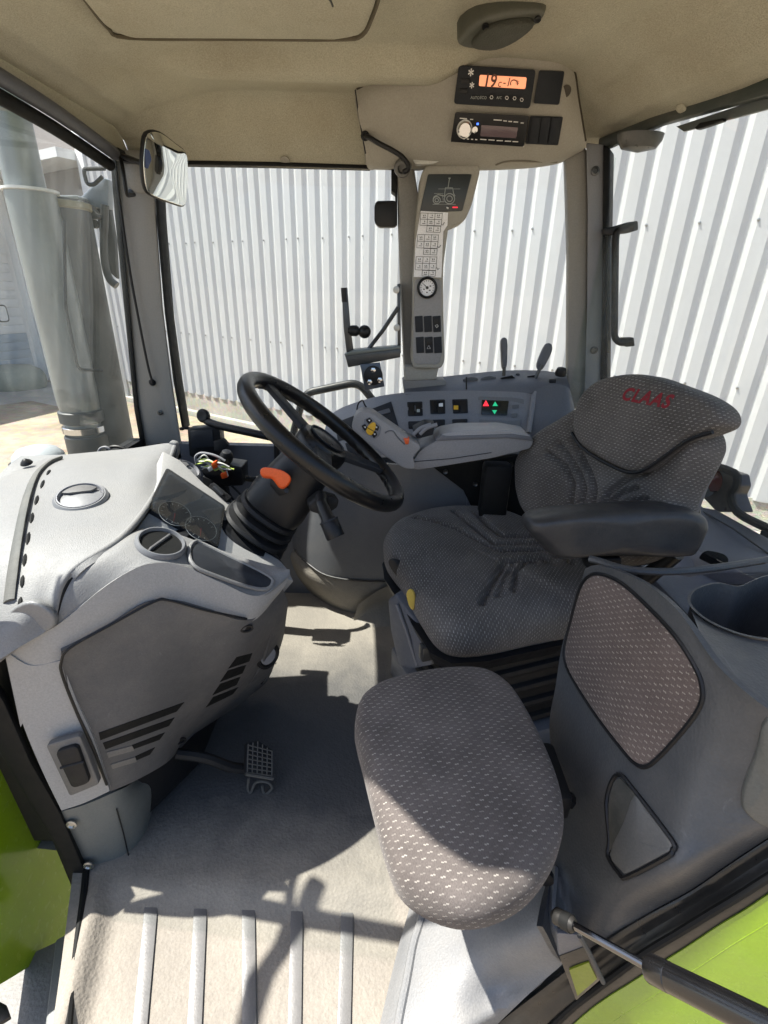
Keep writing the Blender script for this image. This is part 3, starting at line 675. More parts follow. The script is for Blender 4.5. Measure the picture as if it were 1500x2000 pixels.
# wiper motor cover behind the glass
wm = A(1225, 285, pl=(RW0-rwn*-.03, rwn))
mk('wiper_motor_cover', lathe([(0.050, 0), (0.048, .012), (0.038, .026), (0.0, .034)], A(1252, 262, pl=(RW0+rwn*0.03, rwn)), (0, 0, -1), 28, ex=.6), plastic('smoky_cover', (.045, .05, .05), .3, .1, 600, .3), fr)
mk('wiper_blade', prism(rwp([(1364, 251), (1375, 241), (1420, 232), (1420, 238), (1385, 250), (1368, 255)]), rwn*0.012, .002), MT['black'], fr)
# ---- lower body: walls below the glass, front bulkhead, door post
mk('right_wall', prism([V((-0.72, 1.50, 0)), V((0.60, 1.50, 0)), V((0.60, 1.53, 0)), V((-0.72, 1.53, 0))], (0, 0, 0.545)), MT['console_dk'], fr)
mk('front_wall', prism([V((-0.80, 0.56, 0)), V((-0.76, 0.56, 0)), V((-0.76, 1.5, 0)), V((-0.80, 1.5, 0))], (0, 0, 0.56)), MT['black'], fr)
mk('door_post', prism([V((-0.590, 0.540, 0.48)), V((-0.570, 0.550, 0.48)), V((-0.570, 0.572, 0.48)), V((-0.594, 0.566, 0.48))], (0, 0, 0.98), 0.006), MT['seal'], fr)
roofo = [(-0.72, .66), (-0.635, .59), (-0.525, .48), (-0.455, .415), (-0.36, .405), (0.30, .40), (0.95, .40)]  # unseen door side roof edge, shaped to set the sun patch on the seat
roofp = [V((x, y, 1.485)) for x, y in roofo] + [V((0.95, 1.20, 1.485)), V((0.60, 1.60, 1.485)), V((-0.72, 1.60, 1.485))]
mk('cab_roof', prism(rounded(roofp, .06), (0, 0, 0.12), 0.03), MT['green'], kind='structure')
mk('door_header', tube(cr([V((x+.01, y+.02, 1.455)) for x, y in roofo], 4), .028, 10), MT['seal'], fr)
mk('rear_wall', prism([V((0.93, 0.35, 0)), V((0.96, 0.35, 0)), V((0.96, 1.1, 0)), V((0.93, 1.1, 0))], (0, 0, 0.5)), MT['black'], fr)
# ---- windows: real panes
sw = thing('side_window', 'clear right side window panes before the white hall', 'window', (0, 1.53, .56))
mk('pane', prism([V((-0.66, 1.53, 0.545)), V((0.13, 1.53, 0.545)), V((0.13, 1.53, 1.31)), V((-0.66, 1.53, 1.31))], (0, .004, 0)), MT['glass'], sw)
mk('pane', prism([V((0.13, 1.53, 0.545)), V((0.56, 1.50, 0.545)), V((0.56, 1.50, 1.32)), V((0.13, 1.53, 1.32))], (0, .004, 0)), MT['glass'], sw)
ww = thing('windscreen', 'tinted windscreen pane at the left with the exhaust behind it', 'window', (-.75, 1.0, .56))
mk('pane', prism([V((-0.775, 0.53, 0.56)), V((-0.775, 1.53, 0.56)), V((-0.685, 1.53, 1.34)), V((-0.685, 0.53, 1.34))], (-.005, 0, 0)), MT['wind_glass'], ww)
rw = thing('rear_window', 'large rear window pane behind the driver seat', 'window', (.8, 1.0, .5))
dirx = (RW1-RW0).normalized()
mk('pane', prism([RW0-V((0, 0, .85))+dirx*-.02, RW0-V((0, 0, .85))+dirx*1.1, RW0+dirx*1.1, RW0+dirx*-.02], rwn*.004), MT['glass'], rw)
# rear window handle
hd = thing('rear_window_handle', 'black tubular handle on the rear window beside the rear pillar', 'handle', A(1205, 560, y=1.36))
hy = 1.38
mk('tube', bent(P_([(1235, 441), (1204, 452), (1202, 470), (1200, 660), (1212, 671), (1232, 666)], hy), 0.0085, 0.025, 12), MT['black'], hd)
mk('upper_bracket', prism(rounded(P_([(1180, 446), (1198, 442), (1225, 434), (1246, 431), (1247, 449), (1228, 455), (1200, 458), (1181, 458)], hy), .004), (0, .02, 0), .003), MT['black'], hd)
mk('lower_bracket', prism(rounded(P_([(1215, 660), (1238, 659), (1240, 676), (1222, 678)], hy-.005), .004), (0, .02, 0), .003), MT['black'], hd)
mk('lock_bar', prism(P_([(1188, 455), (1194, 455), (1192, 690), (1186, 690)], hy+.02), (0, .01, 0), .001), MT['steel'], hd)
# ================================================================== DASHBOARD
dash = thing('dashboard', 'light grey dashboard with round vents and instrument cluster left of the steering wheel', 'dashboard', (-0.5, 0.8, 0))
def pg(rows): return [[A(c[0], c[1], **{c[2]: c[3]}) for c in r] for r in rows]
# top pad: rows run from the windscreen (far left) to the driver's edge
top_rows = pg([
    [(-160, 1400, 'y', .53), (-120, 1230, 'y', .57), (-80, 1080, 'y', .66), (-40, 980, 'y', .80), (0, 925, 'y', .95), (40, 890, 'y', 1.08)],
    [(-60, 1330, 'y', .53), (-20, 1210, 'y', .57), (10, 1075, 'y', .66), (40, 980, 'y', .80), (78, 918, 'y', .95), (120, 888, 'y', 1.10)],
    [(20, 1275, 'y', .545), (40, 1190, 'y', .575), (70, 1075, 'y', .66), (105, 985, 'y', .80), (150, 915, 'y', .95), (190, 882, 'y', 1.11)],
    [(85, 1236, 'y', .57), (92, 1165, 'y', .595), (135, 1070, 'y', .67), (180, 985, 'y', .81), (225, 915, 'y', .96), (262, 875, 'y', 1.12)],
    [(104, 1214, 'y', .58), (118, 1140, 'y', .605), (200, 1065, 'y', .68), (250, 985, 'y', .82), (285, 915, 'y', .97), (322, 866, 'y', 1.13)],
    [(106, 1205, 'y', .585), (135, 1118, 'y', .615), (235, 1050, 'y', .70), (290, 985, 'y', .83), (318, 930, 'y', .97), (343, 868, 'y', 1.13)]])
padm = mk('top_pad', grid(top_rows, 8, 0.012), MT['dash'], dash)
# rolled driver's edge of the pad
lip = [r[-1] for r in [list(c) for c in zip(*top_rows)]] if False else top_rows[-1]
mk('pad_edge', tube(cr([p + V((-0.003, 0.001, -0.004)) for p in lip], 8), 0.0055, 10), MT['dash'], dash)
mk('pad_gap', tube(cr([p + V((0.000, 0.000, -0.0105)) for p in lip[:4]], 8), 0.0035, 8), MT['seal'], dash)
mk('cowl_end', prism(rounded(P_([(330, 862), (344, 866), (347, 885), (340, 905), (322, 925), (312, 918), (326, 890)], 1.125), .006), (0, .02, 0), .004), MT['dash'], dash)
# dark rubber strip across the pad and its row of slots
def bvh_of(o):
    M = Matrix.Translation(WL[o.name]); me = o.data
    return BVHTree.FromPolygons([M @ v.co for v in me.vertices], [tuple(p.vertices) for p in me.polygons])
PB = bvh_of(padm)
def hit(B, u, v):
    d = (A(u, v, y=1.0)-EYE).normalized(); h = B.ray_cast(EYE, d); n_ = h[1]
    if n_.dot(d) > 0: n_ = -n_
    return h[0], n_
strip_pts = [hit(PB, u, v)[0] for u, v in ((116, 897), (92, 907), (70, 928), (55, 962), (43, 1008), (33, 1062), (25, 1118), (18, 1175))]
mk('rubber_strip', tube(cr(strip_pts, 5), 0.0115, 8, flat=.45), plastic('grey_rubber', (0.075, 0.078, 0.075), .7, .2, 900, .2), dash)
slot_px = [((98, 918), (92, 928)), ((86, 938), (80, 954)), ((74, 968), (69, 986)), ((64, 1002), (60, 1022)), ((57, 1040), (53, 1064)), ((50, 1082), (47, 1106)), ((45, 1124), (43, 1148)), ((41, 1166), (39, 1190))]
for (u, v), (u2, v2) in slot_px:
    a, b = hit(PB, u, v)[0], hit(PB, u2, v2)[0]
    mk('vent_slot', tube([a, a*.75+b*.25, a*.5+b*.5, a*.25+b*.75, b], [.001, .003, .0033, .003, .001], 8), MT['seal'], padm)
mk('trim_screw', lathe([(0.012, 0), (0.010, .004), (0.004, .010), (0, .011)], A(52, 905, y=.98), (0, -.3, 1), 16), MT['black'], padm)
# corner bolster at the pad's lower front corner
mk('pad_corner', pad(P_([(-60, 1290), (10, 1200), (60, 1175), (100, 1195), (108, 1218), (95, 1232), (20, 1270), (-40, 1300)], .572), (0.3, -1, .3), 0.018, 0.006, 0.000, 3, 6), plastic('pad_corner_grey', (.16, .165, .17), .4, .4, 900, .1), dash)
# louvre vents
def vent(name, u, v, y, n, r, par, label=None, open_=False, B=None):
    c = A(u, v, y=y); n = V(n).normalized()
    if B is not None: c, n2 = hit(B, u, v); n = (n*.3 + n2*.7).normalized()
    t_ = mk(name, lathe([(r*1.10, 0), (r*1.10, .004), (r*1.0, .009), (r*.95, .009), (r*.90, .004), (r*.88, -.03)], c, n, 40, caps=False), plastic('vent_grey', (.13, .135, .145), .45, .05, 900, .1), par, label=label)
    x, y_, _ = frame(n)
    if not open_:
        mk('vent_disc', lathe([(r*.88, -.002), (r*.86, .003), (r*.55, .007), (0, .009)], c, n, 36), plastic('vent_disc_grey', (.17, .175, .185), .4, .05, 900, .1), t_)
        mk('vent_blade', prism([c + n*.006 + x*(r*.80*math.cos(a)) + y_*(r*.80*math.sin(a)) for a in [R(i) for i in range(35, 156, 12)]] + [c+n*.009+x*(-r*.45)+y_*(r*.16), c+n*.009+x*(r*.45)+y_*(r*.16)], n*.004, .001), MT['dash_dark'], t_)
        mk('vent_ring', lathe([(r*.90, .004), (r*.93, .010), (r*.88, .011), (r*.85, .004)], c, n, 36), MT['console'], t_)
    else:
        mk('dark_throat', lathe([(r*.89, .0035), (0, .003)], c, n, 30), MT['seal'], t_)
        mk('vent_blade', prism([c + n*.002 - y_*.0 + x*(-r*.86), c + n*.002 + x*(r*.86), c + n*.008 + x*(r*.7), c + n*.008 - x*(r*.7)], y_*.004, .001), MT['dash_dark'], t_)
    return t_
vent('air_vent', 159, 975, .825, (.18, -.45, .87), .041, dash, 'closed round air vent on top of the pad', False, PB)
# instrument hood and cluster
CLP = (A(370, 985, y=.90), V((.55, -.20, .80)).normalized())
def clp(l, d=0.0): return [A(u, v, pl=(CLP[0]+CLP[1]*d, CLP[1])) for u, v in l]
mk('cluster_housing', prism(clp([(318, 880), (352, 898), (400, 945), (455, 985), (505, 1045), (560, 1108), (575, 1135), (480, 1110), (380, 1060), (262, 1030), (295, 975), (312, 930)], -.004), CLP[1]*-.09, .004), MT['dash_side'], dash)
cl = mk('instrument_cluster', prism(rounded(clp([(326, 912), (441, 988), (427, 1070), (287, 992)], .006), .008), CLP[1]*-.018, .002), MT['tray'], dash)
mk('cluster_face', prism(rounded(clp([(330, 920), (436, 990), (424, 1063), (293, 991)], .0075), .006), CLP[1]*-.004, .0005), simple('dial_face_blue_black', (.035, .045, .06), .35), cl)
# dials and rev counter marks
gx, gy, gn = frame(CLP[1], V((-1, 0, .6)))
for u, v, r in ((342, 1003, .030), (393, 1032, .030)):
    c = A(u, v, pl=(CLP[0]+CLP[1]*.009, CLP[1]))
    mk('dial_disc', lathe([(r, 0), (r, .0006), (0, .0008)], c - CLP[1]*.0012, CLP[1], 32), simple('dial_navy', (.012, .015, .022), .4), cl)
    ring = [c + gx*r*math.cos(R(a)) + gy*r*math.sin(R(a)) for a in range(0, 360, 12)]
    mk('dial_ring', tube(ring, .00045, 6, True), MT['print_dim'], cl)
    for a in range(-40, 221, 26):
        q = c + gx*r*.86*math.cos(R(a)) + gy*r*.86*math.sin(R(a)); q2 = c + gx*r*.72*math.cos(R(a)) + gy*r*.72*math.sin(R(a))
        mk('dial_mark', tube([q, q2], .0006, 5), MT['print_dim'], cl)
    mk('needle', tube([c, c + gx*r*.7*math.cos(R(200)) + gy*r*.7*math.sin(R(200))], [.0012, .0005], 6), MT['logo'], cl)
# the ribbed anti-glare shelf above the dials
for i in range(9):
    t0 = i/9.0
    a_ = clp([(332+9*t0*10, 922+7.4*t0*9)], .0085)[0]; b_ = clp([(300+9*t0*11.5+22, 978+6.5*t0*5)], .0085)[0]
mk('cluster_lens', prism(rounded(clp([(326, 914), (440, 989), (427, 1068), (289, 991)], .014), .008), CLP[1]*-.002), MT['lens'], cl)
vent('air_vent', 362, 922, 1.02, (.55, -.1, .83), .030, dash, 'small round vent beside the instrument cluster')
sw_ = mk('rocker_switch', prism(rounded(clp([(410, 945), (418, 942), (452, 970), (446, 977)], .004), .003), CLP[1]*-.02, .001), MT['black'], dash)
mk('switch_cap', prism(rounded(clp([(416, 950), (420, 948), (438, 963), (434, 967)], .007), .002), CLP[1]*-.006, .001), MT['tray'], sw_)
# ledge below the cluster: cup ring and tray
LDP = (A(400, 1085, y=.80), V((.33, -.25, .91)).normalized())
def ldp(l, d=0.0): return [A(u, v, pl=(LDP[0]+LDP[1]*d, LDP[1])) for u, v in l]
inner = [(106, 1207, .588), (122, 1150, .605), (160, 1102, .636), (215, 1064, .69), (262, 1034, .755), (335, 1040, .79), (430, 1074, .80), (505, 1098, .805), (566, 1113, .81)]
outer_ = [(104, 1226, .580), (140, 1192, .594), (190, 1156, .614), (245, 1119, .640), (292, 1100, .662), (350, 1102, .685), (430, 1136, .710), (505, 1163, .742), (566, 1121, .80)]
inn = [A(u, v, y=y) for u, v, y in inner]; out_ = [A(u, v, y=y) for u, v, y in outer_]
ledge_top = grid([[a.lerp(b, t_) + V((0, 0, .012*math.sin(math.pi*t_)*(.4+.6*math.sin(math.pi*min(1, i_/7))))) for i_, (a, b) in enumerate(zip(inn, out_))] for t_ in (0, .25, .5, .75, .93, 1)], 6, .006)
led = mk('ledge', ledge_top, MT['dash'], dash); LB = bvh_of(led)
# tray set into the ledge
tr_o = rounded(P_([(366, 1072), (392, 1066), (450, 1092), (522, 1124), (532, 1140), (520, 1152), (480, 1148), (380, 1110)], .745), .01)
tp = [hit(LB, u, v)[0] + hit(LB, u, v)[1]*.004 for u, v in ((367, 1078), (378, 1062), (395, 1066), (450, 1092), (522, 1126), (531, 1140), (518, 1152), (482, 1148), (420, 1128), (376, 1108))]
tray = mk('storage_tray', pad(tp, LDP[1], .02, .004, .001, 3, 8), MT['tray'], dash)
mk('tray_rim', tube(cr(tp, 3, True), .0034, 8, True), MT['dash'], tray)
ch = vent('cup_ring', 314, 1064, .735, (.30, -.38, .88), .036, dash, 'open round vent with dark throat beside the tray', True, LB)
# side skirt of the ledge (mid grey, faces the door)
mk('side_panel', grid(pg([
    [(8, 1268, 'y', .560), (104, 1226, 'y', .579), (190, 1157, 'y', .613), (245, 1120, 'y', .639), (292, 1101, 'y', .661), (350, 1103, 'y', .684), (430, 1137, 'y', .709), (505, 1164, 'y', .741), (564, 1124, 'y', .80)],
    [(12, 1290, 'y', .560), (110, 1258, 'y', .578), (200, 1195, 'y', .612), (255, 1158, 'y', .637), (300, 1140, 'y', .658), (355, 1143, 'y', .681), (430, 1166, 'y', .706), (500, 1188, 'y', .738), (558, 1142, 'y', .795)],
    [(40, 1420, 'y', .560), (120, 1300, 'y', .579), (212, 1228, 'y', .615), (262, 1198, 'y', .637), (305, 1180, 'y', .655), (355, 1184, 'y', .676), (430, 1200, 'y', .703), (492, 1214, 'y', .737), (545, 1160, 'y', .79)]]), 6, .008), MT['dash_side'], dash)
mk('ledge_edge', tube(cr([p + V((-.002, .003, -.0035)) for p in out_], 6), .004, 8), MT['dash'], dash)
mk('front_corner', grid(pg([
    [(9, 1272, 'y', .557), (60, 1300, 'y', .566), (120, 1290, 'y', .578)],
    [(40, 1400, 'y', .558), (95, 1400, 'y', .568), (150, 1370, 'y', .58)],
    [(80, 1500, 'y', .558), (135, 1480, 'y', .568), (185, 1450, 'y', .58)],
    [(120, 1583, 'y', .558), (165, 1568, 'y', .568), (214, 1545, 'y', .58)]]), 5, .02), MT['dash_side'], dash)
# dark knee panel with grilles
kn = mk('knee_panel', grid(pg([
    [(120, 1272, 'y', .575), (210, 1222, 'y', .612), (300, 1174, 'y', .650), (400, 1192, 'y', .685), (492, 1210, 'y', .735), (552, 1150, 'y', .81)],
    [(124, 1310, 'y', .577), (212, 1262, 'y', .612), (310, 1215, 'y', .650), (400, 1230, 'y', .690), (482, 1245, 'y', .742), (545, 1195, 'y', .82)],
    [(150, 1390, 'y', .580), (226, 1345, 'y', .612), (310, 1300, 'y', .650), (390, 1300, 'y', .70), (460, 1300, 'y', .755), (522, 1262, 'y', .84)],
    [(182, 1460, 'y', .582), (245, 1420, 'y', .612), (312, 1385, 'y', .655), (375, 1372, 'y', .71), (430, 1360, 'y', .77), (495, 1325, 'y', .86)],
    [(205, 1520, 'y', .585), (258, 1488, 'y', .615), (318, 1452, 'y', .665), (360, 1430, 'y', .72), (400, 1410, 'y', .79), (450, 1378, 'y', .88)],
    [(216, 1546, 'y', .588), (268, 1523, 'y', .62), (325, 1490, 'y', .675), (352, 1462, 'y', .74), (385, 1432, 'y', .80), (420, 1408, 'y', .90)]]), 6, .012), MT['dash_dark'], dash)
mk('panel_seam', tube(cr([A(u, v, y=y)+V((.003, -.004, .002)) for u, v, y in ((208, 1530, .584), (182, 1460, .580), (150, 1390, .578), (122, 1318, .575), (120, 1290, .574), (136, 1264, .579), (210, 1222, .610), (300, 1174, .648), (330, 1172, .66), (400, 1191, .684), (480, 1208, .728))], 5), .0022, 6), MT['black'], dash)
bv = None
def on_knee(l, lift=.003):
    out = []
    for u, v in l:
        d = (A(u, v, y=1.0)-EYE).normalized(); h = KB.ray_cast(EYE, d); out.append((h[0] - d*lift) if h[0] else A(u, v, y=.65))
    return out
def bvh_of(o):
    M = Matrix.Translation(WL[o.name]); me = o.data
    return BVHTree.FromPolygons([M @ v.co for v in me.vertices], [tuple(p.vertices) for p in me.polygons])
KB = bvh_of(kn)
def decal(B, name, q, mat, par, lift=.002, thick=.006, nu=8, nv=2):
    bm = bmesh.new(); g = []
    for j in range(nv+1):
        row = []
        for i in range(nu+1):
            a, b = i/nu, j/nv
            u = (q[0][0]*(1-a)+q[1][0]*a)*(1-b) + (q[3][0]*(1-a)+q[2][0]*a)*b
            v = (q[0][1]*(1-a)+q[1][1]*a)*(1-b) + (q[3][1]*(1-a)+q[2][1]*a)*b
            d = (A(u, v, y=1.0)-EYE).normalized(); h = B.ray_cast(EYE, d)
            row.append(bm.verts.new((h[0]-d*lift) if h[0] else A(u, v, y=.65)))
        g.append(row)
    for j in range(nv):
        for i in range(nu): bm.faces.new((g[j][i], g[j][i+1], g[j+1][i+1], g[j+1][i]))
    bmesh.ops.recalc_face_normals(bm, faces=bm.faces[:])
    if sum(f.normal.dot(EYE-f.calc_center_median()) for f in bm.faces) < 0: bmesh.ops.reverse_faces(bm, faces=bm.faces[:])
    bmesh.ops.solidify(bm, geom=bm.faces[:], thickness=thick)
    return mk(name, bm, mat, par)
for q in ([(193, 1432), (360, 1372), (345, 1390), (196, 1446)], [(201, 1452), (341, 1402), (330, 1418), (206, 1464)], [(258, 1456), (322, 1431), (312, 1445), (262, 1463)], [(264, 1478), (303, 1460), (293, 1474), (267, 1485)]):
    decal(KB, 'grille_slot', q, MT['seal'], kn, .0015, .004)
for q in ([(208, 1470), (258, 1457), (262, 1466), (212, 1480)], [(216, 1494), (264, 1479), (267, 1488), (220, 1502)]):
    decal(KB, 'grille_bar', q, plastic('dusty_slot_grey', (.15, .145, .135), .8, .3, 900, .5), kn, .0022, .004)
for q in ([(462, 1284), (493, 1276), (487, 1292), (446, 1306)], [(445, 1310), (481, 1299), (474, 1315), (430, 1332)], [(430, 1336), (470, 1322), (462, 1338), (415, 1358)], [(416, 1362), (466, 1342), (455, 1356), (402, 1382)]):
    decal(KB, 'grille_slot', q, MT['seal'], kn, .0015, .004)
for u, v, r in ((482, 1227, .012), (352, 1446, .012)):
    h = on_knee([(u, v)], .001)[0]
    mk('screw_hole', lathe([(r, 0), (r, .003), (r*.7, .003), (r*.6, 0), (0, 0)], h, (.35, -.85, -.1), 18, ex=.7), MT['black'], kn)
# rear return of the dash towards the pedals
mk('pedal_cover', grid(pg([
    [(552, 1150, 'y', .81), (562, 1175, 'y', .86), (560, 1200, 'y', .93)],
    [(530, 1240, 'y', .83), (548, 1240, 'y', .88), (552, 1250, 'y', .95)],
    [(500, 1320, 'y', .855), (515, 1320, 'y', .90), (525, 1325, 'y', .97)],
    [(420, 1408, 'y', .90), (470, 1375, 'y', .94), (505, 1345, 'y', 1.0)]]), 5, .006), MT['dash_dark'], dash)
rb_c = A(521, 1280, y=.862)
rbk = mk('round_badge', lathe([(0.030, 0), (0.030, .006), (0.024, .007), (0.022, .004), (0, .004)], rb_c, (.75, -.62, .1), 26), MT['black'], dash)
mk('badge_face', lathe([(0.019, .004), (0.019, .0065), (0, .007)], rb_c, (.75, -.62, .1), 24), MT['console'], rbk)
# rubber pull-switch at the lower front corner
RSP = (A(140, 1490, y=.556), V((0.15, -1, .05)).normalized())
def rsp(l, d=0): return [A(u, v, pl=(RSP[0]+RSP[1]*d, RSP[1])) for u, v in l]
rs = mk('recess_frame', prism(rounded(rsp([(89, 1456), (156, 1437), (194, 1532), (136, 1556)], .006), .006), RSP[1]*-.012, .002), plastic('recess_grey', (.10, .10, .10), .5, .1, 900, .3), dash)
mk('rubber_button', prism(rounded(rsp([(106, 1470), (150, 1456), (176, 1530), (140, 1542)], .013), .010), RSP[1]*-.012, .003), MT['rubber'], rs)
mk('button_ridge', tube(rsp([(118, 1500), (164, 1488)], .0135), .002, 6), MT['rubber'], rs)
# kick plate below
kp = mk('kick_plate', grid(pg([
    [(116, 1586, 'y', .562), (165, 1572, 'y', .572), (222, 1548, 'y', .592), (255, 1530, 'y', .63), (268, 1500, 'y', .70)],
    [(140, 1640, 'y', .566), (190, 1622, 'y', .574), (240, 1605, 'y', .595), (280, 1570, 'y', .64), (312, 1500, 'y', .72)],
    [(163, 1694, 'y', .570), (205, 1692, 'y', .576), (252, 1683, 'y', .595), (285, 1650, 'y', .632), (298, 1600, 'y', .70)]]), 6, .01), plastic('kick_grey_green', (.12, .13, .125), .5, .1, 900, .35, (.2, .19, .17)), dash)
for u, v in ((140, 1610), (173, 1690)):
    mk('screw', lathe([(0.009, 0), (0.009, .002), (0.006, .003), (0.004, .001), (0, .001)], A(u, v, y=.561), (.1, -1, .1), 16), MT['screw'], kp)
mk('corner_seam', tube([A(228, 1580, y=.589), A(242, 1630, y=.589), A(254, 1684, y=.590)], .0012, 6), MT['black'], kp)
# inner bulk behind, so the dash is a closed body
mk('inner_body', prism([V((-0.74, .60, .02)), V((-0.56, .60, .02)), V((-0.46, .66, .02)), V((-0.40, .78, .02)), V((-0.40, 1.02, .02)), V((-0.74, 1.02, .02))], (0, 0, .46)), MT['black'], dash)
mk('inner_shelf', prism([V((-0.76, .62, .46)), V((-0.50, .66, .46)), V((-0.36, .80, .46)), V((-0.36, 1.02, .46)), V((-0.50, 1.05, .46)), V((-0.76, 1.05, .46))], (0, 0, .12), .01), MT['black'], dash)
# items just beyond the dash, outside the glass
ca = thing('cable_loop', 'small grey cable loop lying behind the dash pad by the pillar', 'cable', A(220, 880, y=1.2))
mk('loop', tube(cr(P_([(192, 884), (196, 876), (206, 873), (214, 878), (212, 884)], 1.16), 5), .003, 7), MT['console'], ca)
mk('second_loop', tube(cr(P_([(208, 880), (214, 874), (228, 872), (244, 877), (250, 882)], 1.17), 5), .004, 7), MT['black'], ca)
db = thing('bonnet_dome', 'grey dome shaped cap outside the windscreen at far left', 'cap', A(75, 890, y=1.15))
mk('cap', lathe([(0.062, 0), (0.058, .02), (0.045, .034), (0.02, .042), (0, .043)], A(78, 902, x=-.90), (0, 0, 1), 28), plastic('dome_grey', (.3, .33, .35), .4, .1, 500, .2), db)
mk('base_ring', lathe([(0.068, -.006), (0.068, .002), (0.06, .004)], A(78, 902, x=-.90), (0, 0, 1), 28), MT['black'], db)

# ================================================================== STEERING
WC = A(637, 861, y=.97); WNRM = V((.615, .05, .785)).normalized()
wx, wy, wz = frame(WNRM, V((0, 1, 0)))
col_ = thing('steering_column', 'black steering column with ribbed boot, orange lever and stalk', 'steering column', A(540, 1090, y=.95))
ax = -WNRM
def ring_loft(secs, n=36, bm=None):
    """sections (distance down the axis, half width x, half width y, exponent)"""
    bm = bm or bmesh.new(); rings = []
    for h, a, b, e in secs:
        rr = []
        for k in range(n):
            t = 2*math.pi*k/n; c, s = math.cos(t), math.sin(t)
            rr.append(bm.verts.new(WC + ax*h + wx*(a*math.copysign(abs(c)**(2/e), c)) + wy*(b*math.copysign(abs(s)**(2/e), s))))
        rings.append(rr)
    for p, q in zip(rings, rings[1:]):
        for k in range(n): bm.faces.new((p[k], p[(k+1) % n], q[(k+1) % n], q[k]))
    bm.faces.new(rings[0][::-1]); bm.faces.new(rings[-1]); return bm
mk('shroud', ring_loft([(.035, .040, .040, 2.3), (.045, .052, .050, 2.6), (.08, .056, .054, 3), (.13, .062, .058, 3), (.165, .066, .062, 3), (.185, .064, .060, 3), (.190, .055, .052, 3)]), MT['black'], col_)
mk('upper_shroud', ring_loft([(.030, .034, .034, 2), (.034, .044, .044, 2.2), (.055, .050, .050, 2.4), (.060, .047, .047, 2.4)]), MT['tray'], col_)
sec = []; h = .185
for i in range(4):
    g = .060 + .004*i
    sec += [(h, g-.012, g-.012, 2.6), (h+.005, g+.006, g+.006, 2.6), (h+.012, g+.009, g+.009, 2.6), (h+.018, g+.004, g+.004, 2.6), (h+.022, g-.010, g-.010, 2.6)]; h += .0225
mk('bellows', ring_loft(sec), MT['rubber'], col_)
mk('post', ring_loft([(.262, .062, .060, 2.6), (.30, .062, .060, 2.6), (.36, .058, .056, 2.6), (.44, .052, .052, 2.6)]), MT['black'], col_)
# multifunction stalk on the door side
s0p = A(628, 985, y=.86); s1p = A(640, 1012, y=.845); s2p = A(656, 1050, y=.83)
mk('stalk_boot', prism(rounded([A(u, v, y=.885) for u, v in ((602, 985), (628, 966), (663, 976), (660, 992), (634, 1008), (606, 1000))], .006), (-.01, .03, 0), .004), MT['rubber'], col_)
st = mk('stalk', tube([s0p+V((-.004, .03, .004)), s0p, s1p, s1p+(s2p-s1p)*.15, s2p-(s2p-s1p)*.05, s2p], [.011, .0115, .0125, .0175, .0180, .0170], 18), MT['black'], col_)
mk('stalk_collar', tube([s1p+(s2p-s1p)*.10, s1p+(s2p-s1p)*.18], .0185, 18), MT['tray'], st)
# orange adjustment lever
ol = P_([(508, 918), (518, 912), (548, 917), (566, 928), (567, 940), (555, 952), (544, 950), (530, 933), (512, 930)], .885)
mk('tilt_lever', pad(ol, (.1, -.75, .65), .010, .003, .002, 3, 5), MT['orange'], col_, label='orange tilt lever on the steering column')
mk('lever_bracket', prism(P_([(528, 934), (548, 950), (560, 950), (562, 965), (544, 970), (526, 948)], .897), (0, .03, 0), .003), MT['black'], col_)
mk('lever_mark', lathe([(0.005, 0), (0.005, .002), (0, .002)], A(560, 958, y=.893), (0, -1, .3), 12), MT['tray'], col_)
mk('base_cover', prism(rounded(P_([(470, 1040), (480, 1010), (500, 1030), (560, 1110), (540, 1110), (480, 1075)], .90), .008), (-.03, .05, 0), .004), MT['black'], col_)
swl = thing('steering_wheel', 'black steering wheel with finger grip rim', 'steering wheel', WC - V((0, 0, .1)))
RWH = 0.186; bm = bmesh.new(); N, n = 160, 16; rings = []
for i in range(N):
    t = 2*math.pi*i/N; c = wx*math.cos(t)+wy*math.sin(t); rr = []
    for k in range(n):
        a = 2*math.pi*k/n; rad = .0155
        under = max(0, -math.sin(a)) * max(0, .3+math.cos(a+math.pi))
        rad -= .0022*(0.5+0.5*math.cos(t*44))*min(1, under*1.4)
        rr.append(bm.verts.new(WC + c*(RWH + rad*math.cos(a)) + wz*(rad*1.12*math.sin(a))))
    rings.append(rr)
for i in range(N):
    p, q = rings[i], rings[(i+1) % N]
    for k in range(n): bm.faces.new((p[k], p[(k+1) % n], q[(k+1) % n], q[k]))
mk('rim', bm, MT['wheel'], swl, ang=60)
mk('hub', lathe([(0.048, -.045), (0.056, -.02), (0.056, -.004), (0.050, .006), (0.034, .011), (0, .013)], WC-wz*.006, wz, 36), MT['wheel'], swl)
hb = mk('hub_ring', lathe([(0.040, .0045), (0.041, .0075), (0.038, .0075), (0.037, .0045)], WC-wz*.0, wz, 36), MT['tray'], swl)
for ang in (35, 155, 275):
    d = wx*math.cos(R(ang))+wy*math.sin(R(ang)); e = wz.cross(d)
    a_, b_ = WC + d*.045 - wz*.012, WC + d*(RWH-.004)
    mk('spoke', prism([a_-e*.020-wz*.006, a_+e*.020-wz*.006, b_+e*.014-wz*.006, b_-e*.014-wz*.006], wz*.012, .003), MT['tray'], swl)
